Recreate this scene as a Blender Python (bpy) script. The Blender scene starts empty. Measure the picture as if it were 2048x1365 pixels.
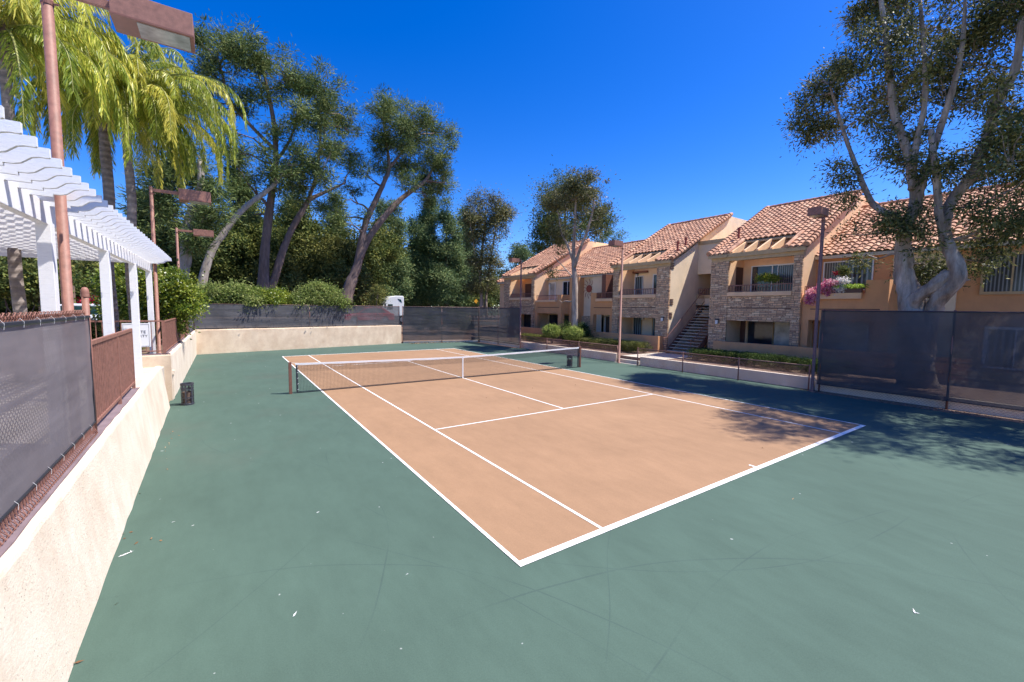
import bpy, math, random
import numpy as np
from mathutils import Vector, Matrix, noise as mnoise
random.seed(7); rng = np.random.default_rng(11)
S = bpy.context.scene
COL = S.collection
PI = math.pi
R = math.radians

# ------------------------------------------------------------------ camera
CAM = np.array([-2.6777, -3.7006, 2.9164]); YAW, PIT, ROL, FPX = 0.5983, -0.0765, 0.012, 844.8439
def axes():
    cy, sy, cp, sp = math.cos(YAW), math.sin(YAW), math.cos(PIT), math.sin(PIT)
    f = np.array([sy*cp, cy*cp, sp]); r = np.array([cy, -sy, 0.]); u = np.cross(r, f)
    c, s = math.cos(ROL), math.sin(ROL)
    return c*r+s*u, -s*r+c*u, f
AR, AU, AF = axes()
def ray(px, py): return AF+AR*(px-1024)/FPX-AU*(py-682.5)/FPX
def atx(px, py, x): d = ray(px, py); return CAM+d*((x-CAM[0])/d[0])
def aty(px, py, y): d = ray(px, py); return CAM+d*((y-CAM[1])/d[1])
def atz(px, py, z): d = ray(px, py); return CAM+d*((z-CAM[2])/d[2])
def depth(p): return float((np.asarray(p)-CAM) @ AF)
cam_d = bpy.data.cameras.new('camera'); cam = bpy.data.objects.new('camera', cam_d); COL.objects.link(cam)
cam_d.sensor_width = 36; cam_d.lens = FPX/2048*36; cam_d.clip_end = 3000; cam_d.clip_start = 0.05
cam.matrix_world = Matrix(((AR[0], AU[0], -AF[0], CAM[0]), (AR[1], AU[1], -AF[1], CAM[1]), (AR[2], AU[2], -AF[2], CAM[2]), (0, 0, 0, 1)))
S.camera = cam

# ------------------------------------------------------------------ light
SUN_EL = R(60.5); sd = Vector((0.85*math.cos(SUN_EL), -0.527*math.cos(SUN_EL), math.sin(SUN_EL))).normalized()
sl = bpy.data.lights.new('sun', 'SUN'); sl.energy = 4.7; sl.angle = R(0.5); sl.color = (1, .945, .87)
so = bpy.data.objects.new('sun', sl); so.rotation_euler = sd.to_track_quat('Z', 'Y').to_euler(); so.location = (30, -20, 40); COL.objects.link(so)
W = bpy.data.worlds.new('World'); S.world = W; W.use_nodes = True
nt = W.node_tree; nt.nodes.clear()
sky = nt.nodes.new('ShaderNodeTexSky'); sky.sky_type = 'NISHITA'; sky.sun_disc = False
sky.sun_elevation = SUN_EL; sky.sun_rotation = math.atan2(sd.x, sd.y); sky.altitude = 1500; sky.air_density = 1.0; sky.dust_density = 1.3; sky.ozone_density = 3.5
hs = nt.nodes.new('ShaderNodeHueSaturation'); hs.inputs['Saturation'].default_value = 1.42; hs.inputs['Hue'].default_value = 0.518
bg = nt.nodes.new('ShaderNodeBackground'); bg.inputs['Strength'].default_value = 0.14
wo = nt.nodes.new('ShaderNodeOutputWorld')
nt.links.new(sky.outputs[0], hs.inputs['Color']); nt.links.new(hs.outputs[0], bg.inputs[0]); nt.links.new(bg.outputs[0], wo.inputs[0])
S.view_settings.view_transform = 'Standard'; S.view_settings.look = 'None'; S.view_settings.exposure = 0.76
S.render.engine = 'CYCLES'
S.cycles.transparent_max_bounces = 24; S.cycles.max_bounces = 7

# ------------------------------------------------------------------ materials
class N:
    def __init__(s, name):
        s.m = bpy.data.materials.new(name); s.m.use_nodes = True; s.t = s.m.node_tree
        s.b = s.t.nodes['Principled BSDF']; s.o = s.t.nodes['Material Output']; s._p = None
    def n(s, typ, **kw):
        x = s.t.nodes.new('ShaderNode'+typ)
        for k, v in kw.items(): setattr(x, k, v)
        return x
    def l(s, a, b): s.t.links.new(a, b)
    def pos(s):
        if s._p is None: s._p = s.n('NewGeometry').outputs['Position']
        return s._p
    def math(s, op, a, b=None, c=None):
        x = s.n('Math', operation=op)
        for i, v in enumerate((a, b, c)):
            if v is None: continue
            if isinstance(v, (int, float)): x.inputs[i].default_value = v
            else: s.l(v, x.inputs[i])
        return x.outputs[0]
    def noise(s, scale, detail=4, vec=None, rough=.55, dist=0):
        x = s.n('TexNoise'); x.inputs['Scale'].default_value = scale; x.inputs['Detail'].default_value = detail
        x.inputs['Roughness'].default_value = rough; x.inputs['Distortion'].default_value = dist
        s.l(vec or s.pos(), x.inputs['Vector']); return x.outputs['Fac']
    def ramp(s, fac, stops):
        x = s.n('ValToRGB'); e = x.color_ramp.elements
        while len(e) < len(stops): e.new(.5)
        for i, (p, c) in enumerate(stops):
            e[i].position = p; e[i].color = (*c, 1) if isinstance(c, tuple) else (c, c, c, 1)
        s.l(fac, x.inputs[0]); return x.outputs[0]
    def mix(s, fac, a, b, mode='MIX'):
        x = s.n('Mix', data_type='RGBA', blend_type=mode)
        for i, v in ((0, fac), (6, a), (7, b)):
            if isinstance(v, (int, float)): x.inputs[i].default_value = v
            elif isinstance(v, tuple): x.inputs[i].default_value = (*v, 1)
            else: s.l(v, x.inputs[i])
        return x.outputs[2]
    def scaled(s, sx, sy, sz):
        x = s.n('VectorMath', operation='MULTIPLY'); s.l(s.pos(), x.inputs[0]); x.inputs[1].default_value = (sx, sy, sz); return x.outputs[0]
    def xyz(s):
        x = s.n('SeparateXYZ'); s.l(s.pos(), x.inputs[0]); return x.outputs
    def bump(s, h, strength=.3, dist=.02, prev=None):
        x = s.n('Bump'); x.inputs['Strength'].default_value = strength; x.inputs['Distance'].default_value = dist
        s.l(h, x.inputs['Height']); s.l(x.outputs[0], s.b.inputs['Normal']); return x
    def col(s, c):
        if isinstance(c, tuple): s.b.inputs['Base Color'].default_value = (*c, 1)
        else: s.l(c, s.b.inputs['Base Color'])
    def rough(s, r): s.b.inputs['Roughness'].default_value = r

def plain(name, c, rough=.6, var=.12, scale=3, bump=0, bscale=60, metal=0, spec=None):
    k = N(name); k.rough(rough); k.b.inputs['Metallic'].default_value = metal
    a = tuple(max(0, v*(1-var)) for v in c); b = tuple(min(1, v*(1+var)) for v in c)
    k.col(k.ramp(k.noise(scale, 5), [(.3, a), (.7, b)]))
    if spec is not None: k.b.inputs['Specular IOR Level'].default_value = spec
    if bump: k.bump(k.noise(bscale, 4), bump, .01)
    return k.m
def stucco(name, c, stain=(.35, .25, .16), amt=.25):
    k = N(name); k.rough(.9)
    base = k.ramp(k.noise(1.3, 6), [(.3, tuple(v*.9 for v in c)), (.7, tuple(min(1, v*1.08) for v in c))])
    st = k.ramp(k.noise(2, 6, k.scaled(2.2, 2.2, .5), .7), [(.5, 0.), (.78, 1.)])
    k.col(k.mix(k.math('MULTIPLY', st, amt), base, stain))
    k.bump(k.noise(38, 5, rough=.7), .45, .02); return k.m

M = {}
M['orange'] = stucco('orange stucco', (.72, .36, .165), (.46, .22, .11), .3)
M['orange_light'] = stucco('light orange stucco', (.86, .56, .325), (.64, .41, .23), .2)
M['tan'] = stucco('tan stucco', (.86, .68, .47), (.64, .49, .34), .25)
M['brown'] = plain('brown paint', (.20, .085, .058), .45, .12, 8, .1)
M['dark_brown'] = plain('dark brown paint', (.09, .035, .025), .5)
M['trim'] = plain('tan trim paint', (.56, .385, .20), .7, .1, 4, .15)
M['fence_brown'] = plain('fence brown paint', (.27, .124, .090), .6, .22, 14, .15)
M['gutter'] = plain('cream gutter paint', (.55, .48, .36), .5)
M['white'] = plain('white window frame', (.78, .78, .78), .4, .04)
M['black'] = plain('black plastic', (.02, .022, .03), .45)
M['dark_metal'] = plain('dark metal', (.05, .05, .065), .4)
M['asphalt'] = plain('asphalt', (.06, .06, .06), .9, .2, 2, .3)
M['path'] = plain('concrete path', (.52, .46, .38), .9, .12, 2, .3)
M['dirt'] = plain('bare soil', (.16, .11, .07), .95, .4, 1.5, .6, 12)
M['grass'] = plain('grass ground', (.07, .10, .03), .95, .5, .8, .6, 20)
M['mulch'] = plain('mulch', (.19, .12, .085), .95, .5, 9, .9, 25)
M['cap'] = plain('purple brown wall paint', (.20, .145, .155), .8, .2, 5, .4, 30)
M['wood_fence'] = plain('weathered fence wood', (.24, .17, .12), .85, .3, 5)
M['sign'] = plain('sign face', (.78, .78, .80), .5, .03)
M['ink'] = plain('sign ink', (.03, .03, .05), .6)
M['step'] = plain('stair concrete', (.33, .29, .24), .9, .15, 5, .3)
M['pipe_red'] = plain('vent pipe paint', (.34, .07, .04), .5)
M['lens'] = plain('lamp lens glass', (.32, .34, .33), .12, .35, 6)
M['paint_white'] = plain('white car paint', (.8, .82, .82), .2, .02)
M['paint_red'] = plain('red car paint', (.45, .03, .03), .25, .02)
M['paint_silver'] = plain('silver car paint', (.45, .47, .5), .25, .02)
M['chrome'] = plain('wheel alloy', (.5, .5, .5), .3, .05, metal=.8)
M['rubber'] = plain('tyre rubber', (.02, .02, .02), .8)
M['terracotta_pot'] = plain('clay pot', (.35, .13, .06), .8)

def m_white_wood():
    k = N('white painted wood'); k.rough(.55)
    g = k.noise(9, 8, k.scaled(1, 6, 6), .75)
    k.col(k.ramp(g, [(.25, (.60, .60, .64)), (.42, (.78, .78, .80)), (.7, (.84, .84, .85))]))
    k.bump(k.noise(26, 6, k.scaled(1.2, 7, 7), .7), .35, .012); return k.m
M['white_wood'] = m_white_wood()

def m_court(name, c, blot):
    k = N(name); k.rough(.85); k.b.inputs['Specular IOR Level'].default_value = .22
    base = k.ramp(k.noise(.35, 7, rough=.62), [(.28, tuple(v*.89 for v in c)), (.72, tuple(v*1.09 for v in c))])
    fine = k.ramp(k.noise(3.2, 8, k.scaled(1, .35, 1), .72), [(.3, .90), (.7, 1.07)])
    base = k.mix(1., base, fine, 'MULTIPLY')
    grit = k.ramp(k.noise(70, 5, rough=.8), [(.3, .86), (.7, 1.12)])
    base = k.mix(1., base, grit, 'MULTIPLY')
    if blot:
        X, Y, Z = k.xyz()
        wob = k.math('MULTIPLY', k.math('SUBTRACT', k.noise(.3, 1), .5), .45)
        acc = None
        arcs = [(-5.5, 2.6, 4.6, .008), (-7, 5.5, 6.3, .006), (1.8, 8.5, 5.1, .007), (-1.0, -6.5, 6.2, .010), (4.8, 3.9, 6.0, .008), (-4.2, -3, 4.9, .007), (8.5, -10.5, 12.6, .006), (2.4, -9.5, 8.2, .008), (-9, -4, 9.4, .006), (-2.2, 4.2, 1.1, .006), (6.3, -6.8, 4.4, .007), (-1.2, 9.8, 1.6, .007), (12.5, -8, 9.3, .006)]
        for i, (cx, cy, r, w) in enumerate(arcs):
            dx = k.math('SUBTRACT', X, cx); dy = k.math('SUBTRACT', Y, cy)
            d = k.math('SQRT', k.math('ADD', k.math('MULTIPLY', dx, dx), k.math('MULTIPLY', dy, dy)))
            d = k.math('ABSOLUTE', k.math('SUBTRACT', k.math('ADD', d, wob), r))
            v = k.math('LESS_THAN', d, w*1.1)
            acc = v if acc is None else k.math('MAXIMUM', acc, v)
        msk = k.ramp(k.noise(.55, 2), [(.44, 0.), (.62, 1.)])
        base = k.mix(k.math('MULTIPLY', k.math('MULTIPLY', acc, msk), .28), base, (.035, .055, .06))
        # brownish damp stains along the left side of the court
        sm = k.ramp(k.noise(.42, 5, rough=.6), [(.52, 0.), (.70, 1.)])
        left = k.math('MULTIPLY', k.math('LESS_THAN', X, 3.5), k.math('GREATER_THAN', Y, 5))
        base = k.mix(k.math('MULTIPLY', k.math('MULTIPLY', sm, left), .32), base, (.10, .105, .085))
        spk = k.ramp(k.noise(7.5, 1), [(.785, 0.), (.80, 1.)])
        base = k.mix(k.math('MULTIPLY', spk, .55), base, (.6, .62, .6))
    else:
        sm = k.ramp(k.noise(.3, 6, rough=.6), [(.45, 0.), (.72, 1.)])
        base = k.mix(k.math('MULTIPLY', sm, .16), base, tuple(v*.62 for v in c))
    k.col(base); k.bump(k.noise(90, 3), .2, .004); return k.m
M['green'] = m_court('green acrylic court paint', (.072, .118, .092), True)
M['clay'] = m_court('tan acrylic court paint', (.325, .196, .112), False)
M['line'] = plain('white line paint', (.80, .79, .77), .7, .05, 4)

def m_wall(lo=(.72, .60, .46), hi=(.86, .76, .62), amt=.45):
    k = N('cream stucco wall'); k.rough(.92)
    base = k.ramp(k.noise(1.1, 6, rough=.6), [(.3, lo), (.7, hi)])
    st = k.ramp(k.noise(1.6, 7, k.scaled(1.4, 1.4, .7), .72), [(.46, 0.), (.74, 1.)])
    base = k.mix(k.math('MULTIPLY', st, amt), base, (.56, .38, .25))
    v = k.n('TexVoronoi'); v.inputs['Scale'].default_value = 26; k.l(k.pos(), v.inputs['Vector'])
    pit = k.math('LESS_THAN', v.outputs['Distance'], .15)
    msk = k.math('MULTIPLY', pit, k.ramp(k.noise(5, 3), [(.46, 0.), (.60, 1.)]))
    base = k.mix(k.math('MULTIPLY', msk, .75), base, (.22, .15, .09))
    k.col(base)
    h = k.math('SUBTRACT', k.noise(30, 7, rough=.75), msk)
    k.bump(h, .55, .025); return k.m
M['wall'] = m_wall(); M['wall_far'] = m_wall((.60, .45, .31), (.84, .68, .50), .6)

def m_stone():
    k = N('stacked ledge stone'); k.rough(.85)
    X, Y, Z = k.xyz()
    c = k.n('CombineXYZ'); k.l(k.math('ADD', X, Y), c.inputs[0]); k.l(Z, c.inputs[1])
    wob = k.n('TexNoise'); wob.inputs['Scale'].default_value = 2.2; k.l(k.pos(), wob.inputs['Vector'])
    off = k.n('VectorMath', operation='MULTIPLY_ADD'); k.l(wob.outputs['Color'], off.inputs[0]); off.inputs[1].default_value = (.10, .05, 0); k.l(c.outputs[0], off.inputs[2])
    outs = []
    for (bw, rh, sq) in ((.36, .12, .62), (.27, .085, 1.5)):
        b = k.n('TexBrick'); b.offset = .5; b.offset_frequency = 2; b.squash = sq; b.squash_frequency = 3
        b.inputs['Color1'].default_value = (0, 0, 0, 1); b.inputs['Color2'].default_value = (1, 1, 1, 1); b.inputs['Mortar'].default_value = (0, 0, 0, 1)
        b.inputs['Scale'].default_value = 1; b.inputs['Mortar Size'].default_value = .008; b.inputs['Mortar Smooth'].default_value = .15; b.inputs['Bias'].default_value = 0
        b.inputs['Brick Width'].default_value = bw; b.inputs['Row Height'].default_value = rh
        k.l(off.outputs[0], b.inputs['Vector']); outs.append(b)
    sel = k.ramp(k.noise(1.5, 1), [(.49, 0.), (.5, 1.)])
    tone = k.mix(sel, outs[0].outputs['Color'], outs[1].outputs['Color'])
    mor = k.mix(sel, outs[0].outputs['Fac'], outs[1].outputs['Fac'])
    col = k.ramp(tone, [(0., (.30, .15, .07)), (.22, (.84, .50, .24)), (.42, (.50, .29, .145)), (.58, (.94, .70, .40)), (.75, (.38, .205, .10)), (1., (.86, .54, .28))])
    col = k.mix(k.ramp(k.noise(14, 5, rough=.7), [(.35, 0.), (.7, .5)]), col, (.78, .56, .44))
    moss = k.ramp(k.noise(1.1, 4), [(.60, 0.), (.75, .4)])
    col = k.mix(moss, col, (.13, .12, .075))
    col = k.mix(mor, col, (.10, .07, .06)); k.col(col)
    h = k.math('SUBTRACT', k.math('ADD', k.math('MULTIPLY', tone, .5), k.math('MULTIPLY', k.noise(18, 5), .5)), k.math('MULTIPLY', mor, 1.3))
    k.bump(h, .9, .03); return k.m
M['stone'] = m_stone()

TU, TV, SL = .27, .36, .5454; CT = math.cos(math.atan(SL))
def m_tile():
    k = N('terracotta roof tiles'); k.rough(.8)
    X, Y, Z = k.xyz()
    c = k.n('CombineXYZ'); k.l(k.math('FLOOR', k.math('DIVIDE', Y, TU)), c.inputs[0]); k.l(k.math('FLOOR', k.math('DIVIDE', X, TV*CT)), c.inputs[1])
    w = k.n('TexWhiteNoise'); w.noise_dimensions = '3D'; k.l(c.outputs[0], w.inputs['Vector'])
    col = k.ramp(w.outputs['Value'], [(0., (.28, .11, .06)), (.3, (.46, .20, .105)), (.6, (.54, .27, .15)), (.85, (.38, .155, .08)), (1., (.66, .39, .24))])
    col = k.mix(k.ramp(k.noise(2.2, 6, rough=.7), [(.42, 0.), (.75, .5)]), col, (.30, .17, .12))
    col = k.mix(k.ramp(k.noise(24, 5, rough=.7), [(.4, 0.), (.8, .5)]), col, (.62, .45, .33)); k.col(col)
    k.bump(k.noise(40, 4), .3, .01); return k.m
M['tile'] = m_tile()

def m_screen(name, c, tr, var=.25):
    k = N(name); k.rough(.85)
    k.b.inputs['Specular IOR Level'].default_value = .15
    k.col(k.ramp(k.noise(.9, 5, rough=.6), [(.3, tuple(v*(1-var) for v in c)), (.7, tuple(v*(1+var) for v in c))]))
    t = k.n('BsdfTransparent'); mx = k.n('MixShader')
    f = k.ramp(k.noise(1.4, 4), [(.3, max(0, tr-.05)), (.7, tr+.05)])
    tl = k.n('BsdfTranslucent'); tl.inputs[0].default_value = (*[min(1, v*1.1) for v in c], 1)
    m0 = k.n('MixShader'); m0.inputs[0].default_value = .3; k.l(k.b.outputs[0], m0.inputs[1]); k.l(tl.outputs[0], m0.inputs[2])
    k.l(f, mx.inputs[0]); k.l(m0.outputs[0], mx.inputs[1]); k.l(t.outputs[0], mx.inputs[2]); k.l(mx.outputs[0], k.o.inputs[0])
    x = k.n('TexNoise'); x.inputs['Scale'].default_value = 1.3; k.l(k.scaled(.35, .35, 2.2), x.inputs['Vector'])
    k.bump(x.outputs['Fac'], .5, .08); return k.m
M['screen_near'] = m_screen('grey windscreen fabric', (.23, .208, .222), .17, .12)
M['screen_far'] = m_screen('mid grey windscreen fabric', (.15, .148, .16), .18)  # mid grey fabric, between the near and the dark screen in tone
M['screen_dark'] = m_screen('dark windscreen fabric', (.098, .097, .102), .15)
M['green_mesh'] = m_screen('green debris mesh', (.10, .30, .22), .5)

def m_glass(name, c, blinds=0, rough=.06):
    k = N(name); k.rough(rough); k.b.inputs['Specular IOR Level'].default_value = .5
    if blinds:
        X, Y, Z = k.xyz()
        s = k.math('SINE', k.math('MULTIPLY', k.math('ADD', X, Y), blinds))
        k.col(k.ramp(s, [(0., tuple(v*.25 for v in c)), (.45, c), (.8, tuple(min(1, v*1.5) for v in c))]))
    else:
        k.col(k.ramp(k.noise(1.5, 4), [(.35, tuple(v*.6 for v in c)), (.65, tuple(v*1.3 for v in c))]))
    return k.m
M['glass'] = m_glass('dark window glass', (.03, .035, .045))
M['glass_blind'] = m_glass('window with vertical blinds', (.17, .17, .17), 62, .2)
M['glass_curtain'] = m_glass('window with pale curtain', (.16, .21, .23), 34, .15)
M['glass_pale'] = m_glass('window with closed pale blind', (.45, .42, .36), 0, .3)
M['car_glass'] = m_glass('car glass', (.02, .06, .06))

def m_leaf(name, c1, c2, c3, trans=.3, rough=.6, spec=.12):
    k = N(name); k.rough(rough); k.b.inputs['Specular IOR Level'].default_value = spec
    a = k.n('Attribute'); a.attribute_name = 'tone'
    col = k.ramp(a.outputs['Fac'], [(0., c1), (.5, c2), (1., c3)])
    col = k.mix(1., col, k.ramp(k.noise(.5, 3), [(.3, .75), (.7, 1.25)]), 'MULTIPLY'); k.col(col)
    tl = k.n('BsdfTranslucent'); k.l(col, tl.inputs[0]); mx = k.n('MixShader'); mx.inputs[0].default_value = trans
    k.l(k.b.outputs[0], mx.inputs[1]); k.l(tl.outputs[0], mx.inputs[2]); k.l(mx.outputs[0], k.o.inputs[0]); return k.m
M['pine'] = m_leaf('pine needles', (.048, .082, .026), (.115, .165, .050), (.27, .30, .10), .22)
M['conifer'] = m_leaf('conifer foliage', (.06, .11, .05), (.14, .21, .085), (.30, .34, .13), .22)
M['broad_dark'] = m_leaf('dark broad leaves', (.045, .072, .022), (.105, .14, .038), (.25, .25, .06), .22)
M['olive'] = m_leaf('olive green leaves', (.06, .08, .022), (.13, .145, .04), (.28, .26, .07), .22)
M['paperbark_leaf'] = m_leaf('paperbark leaves', (.040, .056, .020), (.115, .135, .045), (.38, .34, .12), .28, .5, .15)
M['redbark_leaf'] = m_leaf('reddish olive leaves', (.052, .062, .026), (.125, .135, .052), (.29, .25, .10), .25, .4)
M['palm'] = m_leaf('palm leaflets', (.11, .18, .022), (.34, .40, .05), (.80, .70, .13), .42, .4, .35)
M['citrus'] = m_leaf('bright citrus leaves', (.07, .13, .015), (.20, .27, .028), (.42, .44, .06), .35, .35, .5)
M['shrub'] = m_leaf('light shrub leaves', (.11, .16, .035), (.24, .31, .08), (.46, .48, .18), .38)
M['olive_stem'] = plain('palm frond stem', (.30, .30, .08), .6)
M['hedge'] = m_leaf('hedge leaves', (.022, .045, .015), (.050, .085, .022), (.13, .17, .04), .3)
M['topiary'] = m_leaf('clipped shrub leaves', (.12, .19, .035), (.28, .36, .08), (.52, .56, .16), .3)
M['red_leaf'] = m_leaf('crimson flowers', (.25, .01, .03), (.5, .02, .06), (.6, .08, .12), .3)
M['pink'] = m_leaf('pink bougainvillea bracts', (.45, .04, .20), (.68, .25, .36), (.80, .60, .56), .35)
M['white_flower'] = m_leaf('white orchid petals', (.7, .65, .62), (.82, .8, .78), (.9, .9, .86), .3)
M['grass_blade'] = m_leaf('green strap leaves', (.12, .25, .02), (.30, .45, .05), (.55, .65, .15), .35)
M['litter'] = m_leaf('dry leaves', (.12, .06, .03), (.28, .15, .07), (.5, .33, .18), .1)
M['fruit'] = plain('orange fruit', (.75, .38, .03), .5)

def m_bark(name, a, b, scale=5, st=.8):
    k = N(name); k.rough(.9)
    n1 = k.noise(scale, 7, k.scaled(1, 1, .22), .7)
    k.col(k.ramp(n1, [(.28, a), (.5, tuple((x+y)/2 for x, y in zip(a, b))), (.68, b)]))
    k.bump(k.noise(scale*2, 7, k.scaled(1, 1, .2), .75, 1.0), st, .06); return k.m
M['bark'] = m_bark('brown pine bark', (.09, .060, .050), (.26, .18, .15))
M['bark_pale'] = m_bark('pale grey bark', (.20, .16, .13), (.52, .46, .40), 4)
M['paperbark'] = m_bark('peeling papery bark', (.13, .085, .06), (.60, .49, .40), 3.6, 1.0)
def m_palmbark():
    k = N('ringed palm bark'); k.rough(.9); X, Y, Z = k.xyz()
    s = k.math('SINE', k.math('ADD', k.math('MULTIPLY', Z, 34), k.math('MULTIPLY', k.noise(3), 4)))
    c = k.ramp(k.noise(3, 6, rough=.7), [(.3, (.13, .105, .10)), (.7, (.32, .27, .24))])
    k.col(k.mix(k.ramp(s, [(.0, .3), (.25, 0.)]), c, (.08, .065, .06))); k.bump(s, .5, .02); return k.m
M['palm_bark'] = m_palmbark()

# ------------------------------------------------------------------ mesh helpers
class MB:
    def __init__(s): s.v = []; s.f = []
    def add(s, vs, fs):
        o = len(s.v); s.v += [tuple(map(float, p)) for p in vs]; s.f += [tuple(i+o for i in f) for f in fs]; return s
    def box(s, x0, x1, y0, y1, z0, z1):
        return s.add([(x0, y0, z0), (x1, y0, z0), (x1, y1, z0), (x0, y1, z0), (x0, y0, z1), (x1, y0, z1), (x1, y1, z1), (x0, y1, z1)],
                     [(0, 3, 2, 1), (4, 5, 6, 7), (0, 1, 5, 4), (1, 2, 6, 5), (2, 3, 7, 6), (3, 0, 4, 7)])
    def prism(s, poly, a, b, ax='y'):
        n = len(poly)
        def P(u, v, w): return {'y': (u, w, v), 'x': (w, u, v), 'z': (u, v, w)}[ax]
        vs = [P(u, v, a) for u, v in poly]+[P(u, v, b) for u, v in poly]
        return s.add(vs, [tuple(range(n)), tuple(range(2*n-1, n-1, -1))]+[(i, i+n, (i+1) % n+n, (i+1) % n) for i in range(n)])
    def path(s, pts, rad, n=8, cap=True, squash=1, lobe=0):
        pts = [Vector(p) for p in pts]
        if not hasattr(rad, '__len__'): rad = [rad]*len(pts)
        rings = []; up = None
        for i, p in enumerate(pts):
            d = (pts[min(i+1, len(pts)-1)]-pts[max(i-1, 0)]).normalized()
            if up is None:
                up = d.orthogonal().normalized()
            a = (up-d*up.dot(d)).normalized(); up = a; b = d.cross(a)
            rings.append([p+(a*math.cos(2*PI*k/n)+b*math.sin(2*PI*k/n)*squash)*rad[i]*(1+lobe*(math.cos(3*2*PI*k/n+i*.55)+.7*math.cos(5*2*PI*k/n-i*.8)+.8*random.uniform(-1, 1))) for k in range(n)])
        vs = [q for r in rings for q in r]; fs = []
        for i in range(len(pts)-1):
            for k in range(n): fs.append((i*n+k, i*n+(k+1) % n, (i+1)*n+(k+1) % n, (i+1)*n+k))
        if cap: fs += [tuple(range(n-1, -1, -1)), tuple(range((len(pts)-1)*n, len(pts)*n))]
        return s.add(vs, fs)
    def bar(s, a, b, r, n=4): return s.path([a, b], r, n)
    def cyl(s, x, y, z0, z1, r, n=16, r2=None): return s.path([(x, y, z0), (x, y, z1)], [r, r if r2 is None else r2], n)
    def lathe(s, cx, cy, prof, n=20):
        vs = []; fs = []
        for r, z in prof: vs += [(cx+r*math.cos(2*PI*k/n), cy+r*math.sin(2*PI*k/n), z) for k in range(n)]
        for i in range(len(prof)-1):
            for k in range(n): fs.append((i*n+k, i*n+(k+1) % n, (i+1)*n+(k+1) % n, (i+1)*n+k))
        return s.add(vs, fs)
    def quad(s, a, b, c, d): return s.add([a, b, c, d], [(0, 1, 2, 3)])
def root_loc(o):
    while o.parent: o = o.parent
    return np.array(o.location)
def build(name, mb, mat, parent=None, smooth=False, bevel=0, loc=None):
    org = root_loc(parent) if parent else (np.array(loc) if loc is not None else np.zeros(3))
    me = bpy.data.meshes.new(name)
    me.from_pydata([tuple(np.array(v)-org) for v in mb.v], [], mb.f); me.materials.append(M[mat] if isinstance(mat, str) else mat)
    if smooth: me.polygons.foreach_set('use_smooth', [True]*len(me.polygons))
    me.update()
    o = bpy.data.objects.new(name, me); COL.objects.link(o)
    if parent: o.parent = parent
    elif loc is not None: o.location = loc
    if bevel:
        b = o.modifiers.new('bevel', 'BEVEL'); b.width = bevel; b.segments = 2; b.limit_method = 'ANGLE'
    return o
def thing(name, label, cat, loc=(0, 0, 0), group=None):
    o = bpy.data.objects.new(name, None); o.empty_display_size = .2; COL.objects.link(o); o.location = loc
    return tag(o, label, cat, group)
def tag(o, label, cat, group=None):
    o['label'] = label; o['category'] = cat
    if group: o['group'] = group
    return o
def struct(name, mb, mat, **kw):
    o = build(name, mb, mat, **kw); o['kind'] = 'structure'; return o
def kids(o): return [c for c in bpy.data.objects if c.parent is o]
def dup(o, loc=None, label=None, parent=None):
    c = o.copy(); COL.objects.link(c)
    if parent is not None: c.parent = parent
    for k in kids(o): dup(k, parent=c)
    if loc is not None: c.location = loc
    if label: c['label'] = label
    return c

# numpy leaf meshes: rhombic leaves
def leaf_mesh(name, P, D, L, Wd, tone, mat, parent=None, NN=None):
    n = len(P); D = D/np.maximum(np.linalg.norm(D, axis=1, keepdims=True), 1e-6)
    A = rng.normal(size=(n, 3)) if NN is None else np.cross(D, NN)+rng.normal(size=(n, 3))*.05; A -= D*np.sum(A*D, 1, keepdims=True); A /= np.maximum(np.linalg.norm(A, axis=1, keepdims=True), 1e-6)
    L = np.broadcast_to(np.asarray(L, float).reshape(-1, 1), (n, 1)); Wd = np.broadcast_to(np.asarray(Wd, float).reshape(-1, 1), (n, 1))
    org = root_loc(parent) if parent else np.zeros(3)
    P = P-org
    V = np.stack([P, P+D*L*.45+A*Wd*.5, P+D*L, P+D*L*.45-A*Wd*.5], 1).reshape(-1, 3)
    me = bpy.data.meshes.new(name); me.vertices.add(4*n); me.vertices.foreach_set('co', V.astype(np.float32).ravel())
    me.loops.add(4*n); me.loops.foreach_set('vertex_index', np.arange(4*n, dtype=np.int32))
    me.polygons.add(n); me.polygons.foreach_set('loop_start', np.arange(0, 4*n, 4, dtype=np.int32))
    at = me.attributes.new('tone', 'FLOAT', 'POINT'); at.data.foreach_set('value', np.repeat(np.clip(tone, 0, 1), 4).astype(np.float32))
    me.materials.append(M[mat]); me.update(calc_edges=True); me.validate()
    o = bpy.data.objects.new(name, me); COL.objects.link(o)
    if parent: o.parent = parent
    return o
def rand_dir(n): d = rng.normal(size=(n, 3)); return d/np.linalg.norm(d, axis=1, keepdims=True)
def clumps(blobs, nc, shell=.5, soft=0., void=None):
    """clump centres spread over the blobs (c, (rx,ry,rz)) in proportion to their surface"""
    w = np.array([(b[1][0]*b[1][2]+b[1][0]*b[1][1])**.9 for b in blobs]); w = w/w.sum()
    idx = rng.choice(len(blobs), nc, p=w); C = np.array([b[0] for b in blobs])[idx]; RR = np.array([b[1] for b in blobs])[idx]
    r = shell+(1-shell)*rng.random((nc, 1))**.5
    if soft: r = r*np.where(rng.random((nc, 1)) < .28, rng.uniform(.9, 1.0+soft, (nc, 1)), 1)
    P = C+rand_dir(nc)*r*RR
    if void:
        sz = float(np.median(RR)); off = rng.random(3)*50
        keep = np.array([mnoise.noise(Vector(p*(.9/max(sz, .3))+off)) for p in P]) > void
        P, idx = P[keep], idx[keep]
    return P, idx
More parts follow.
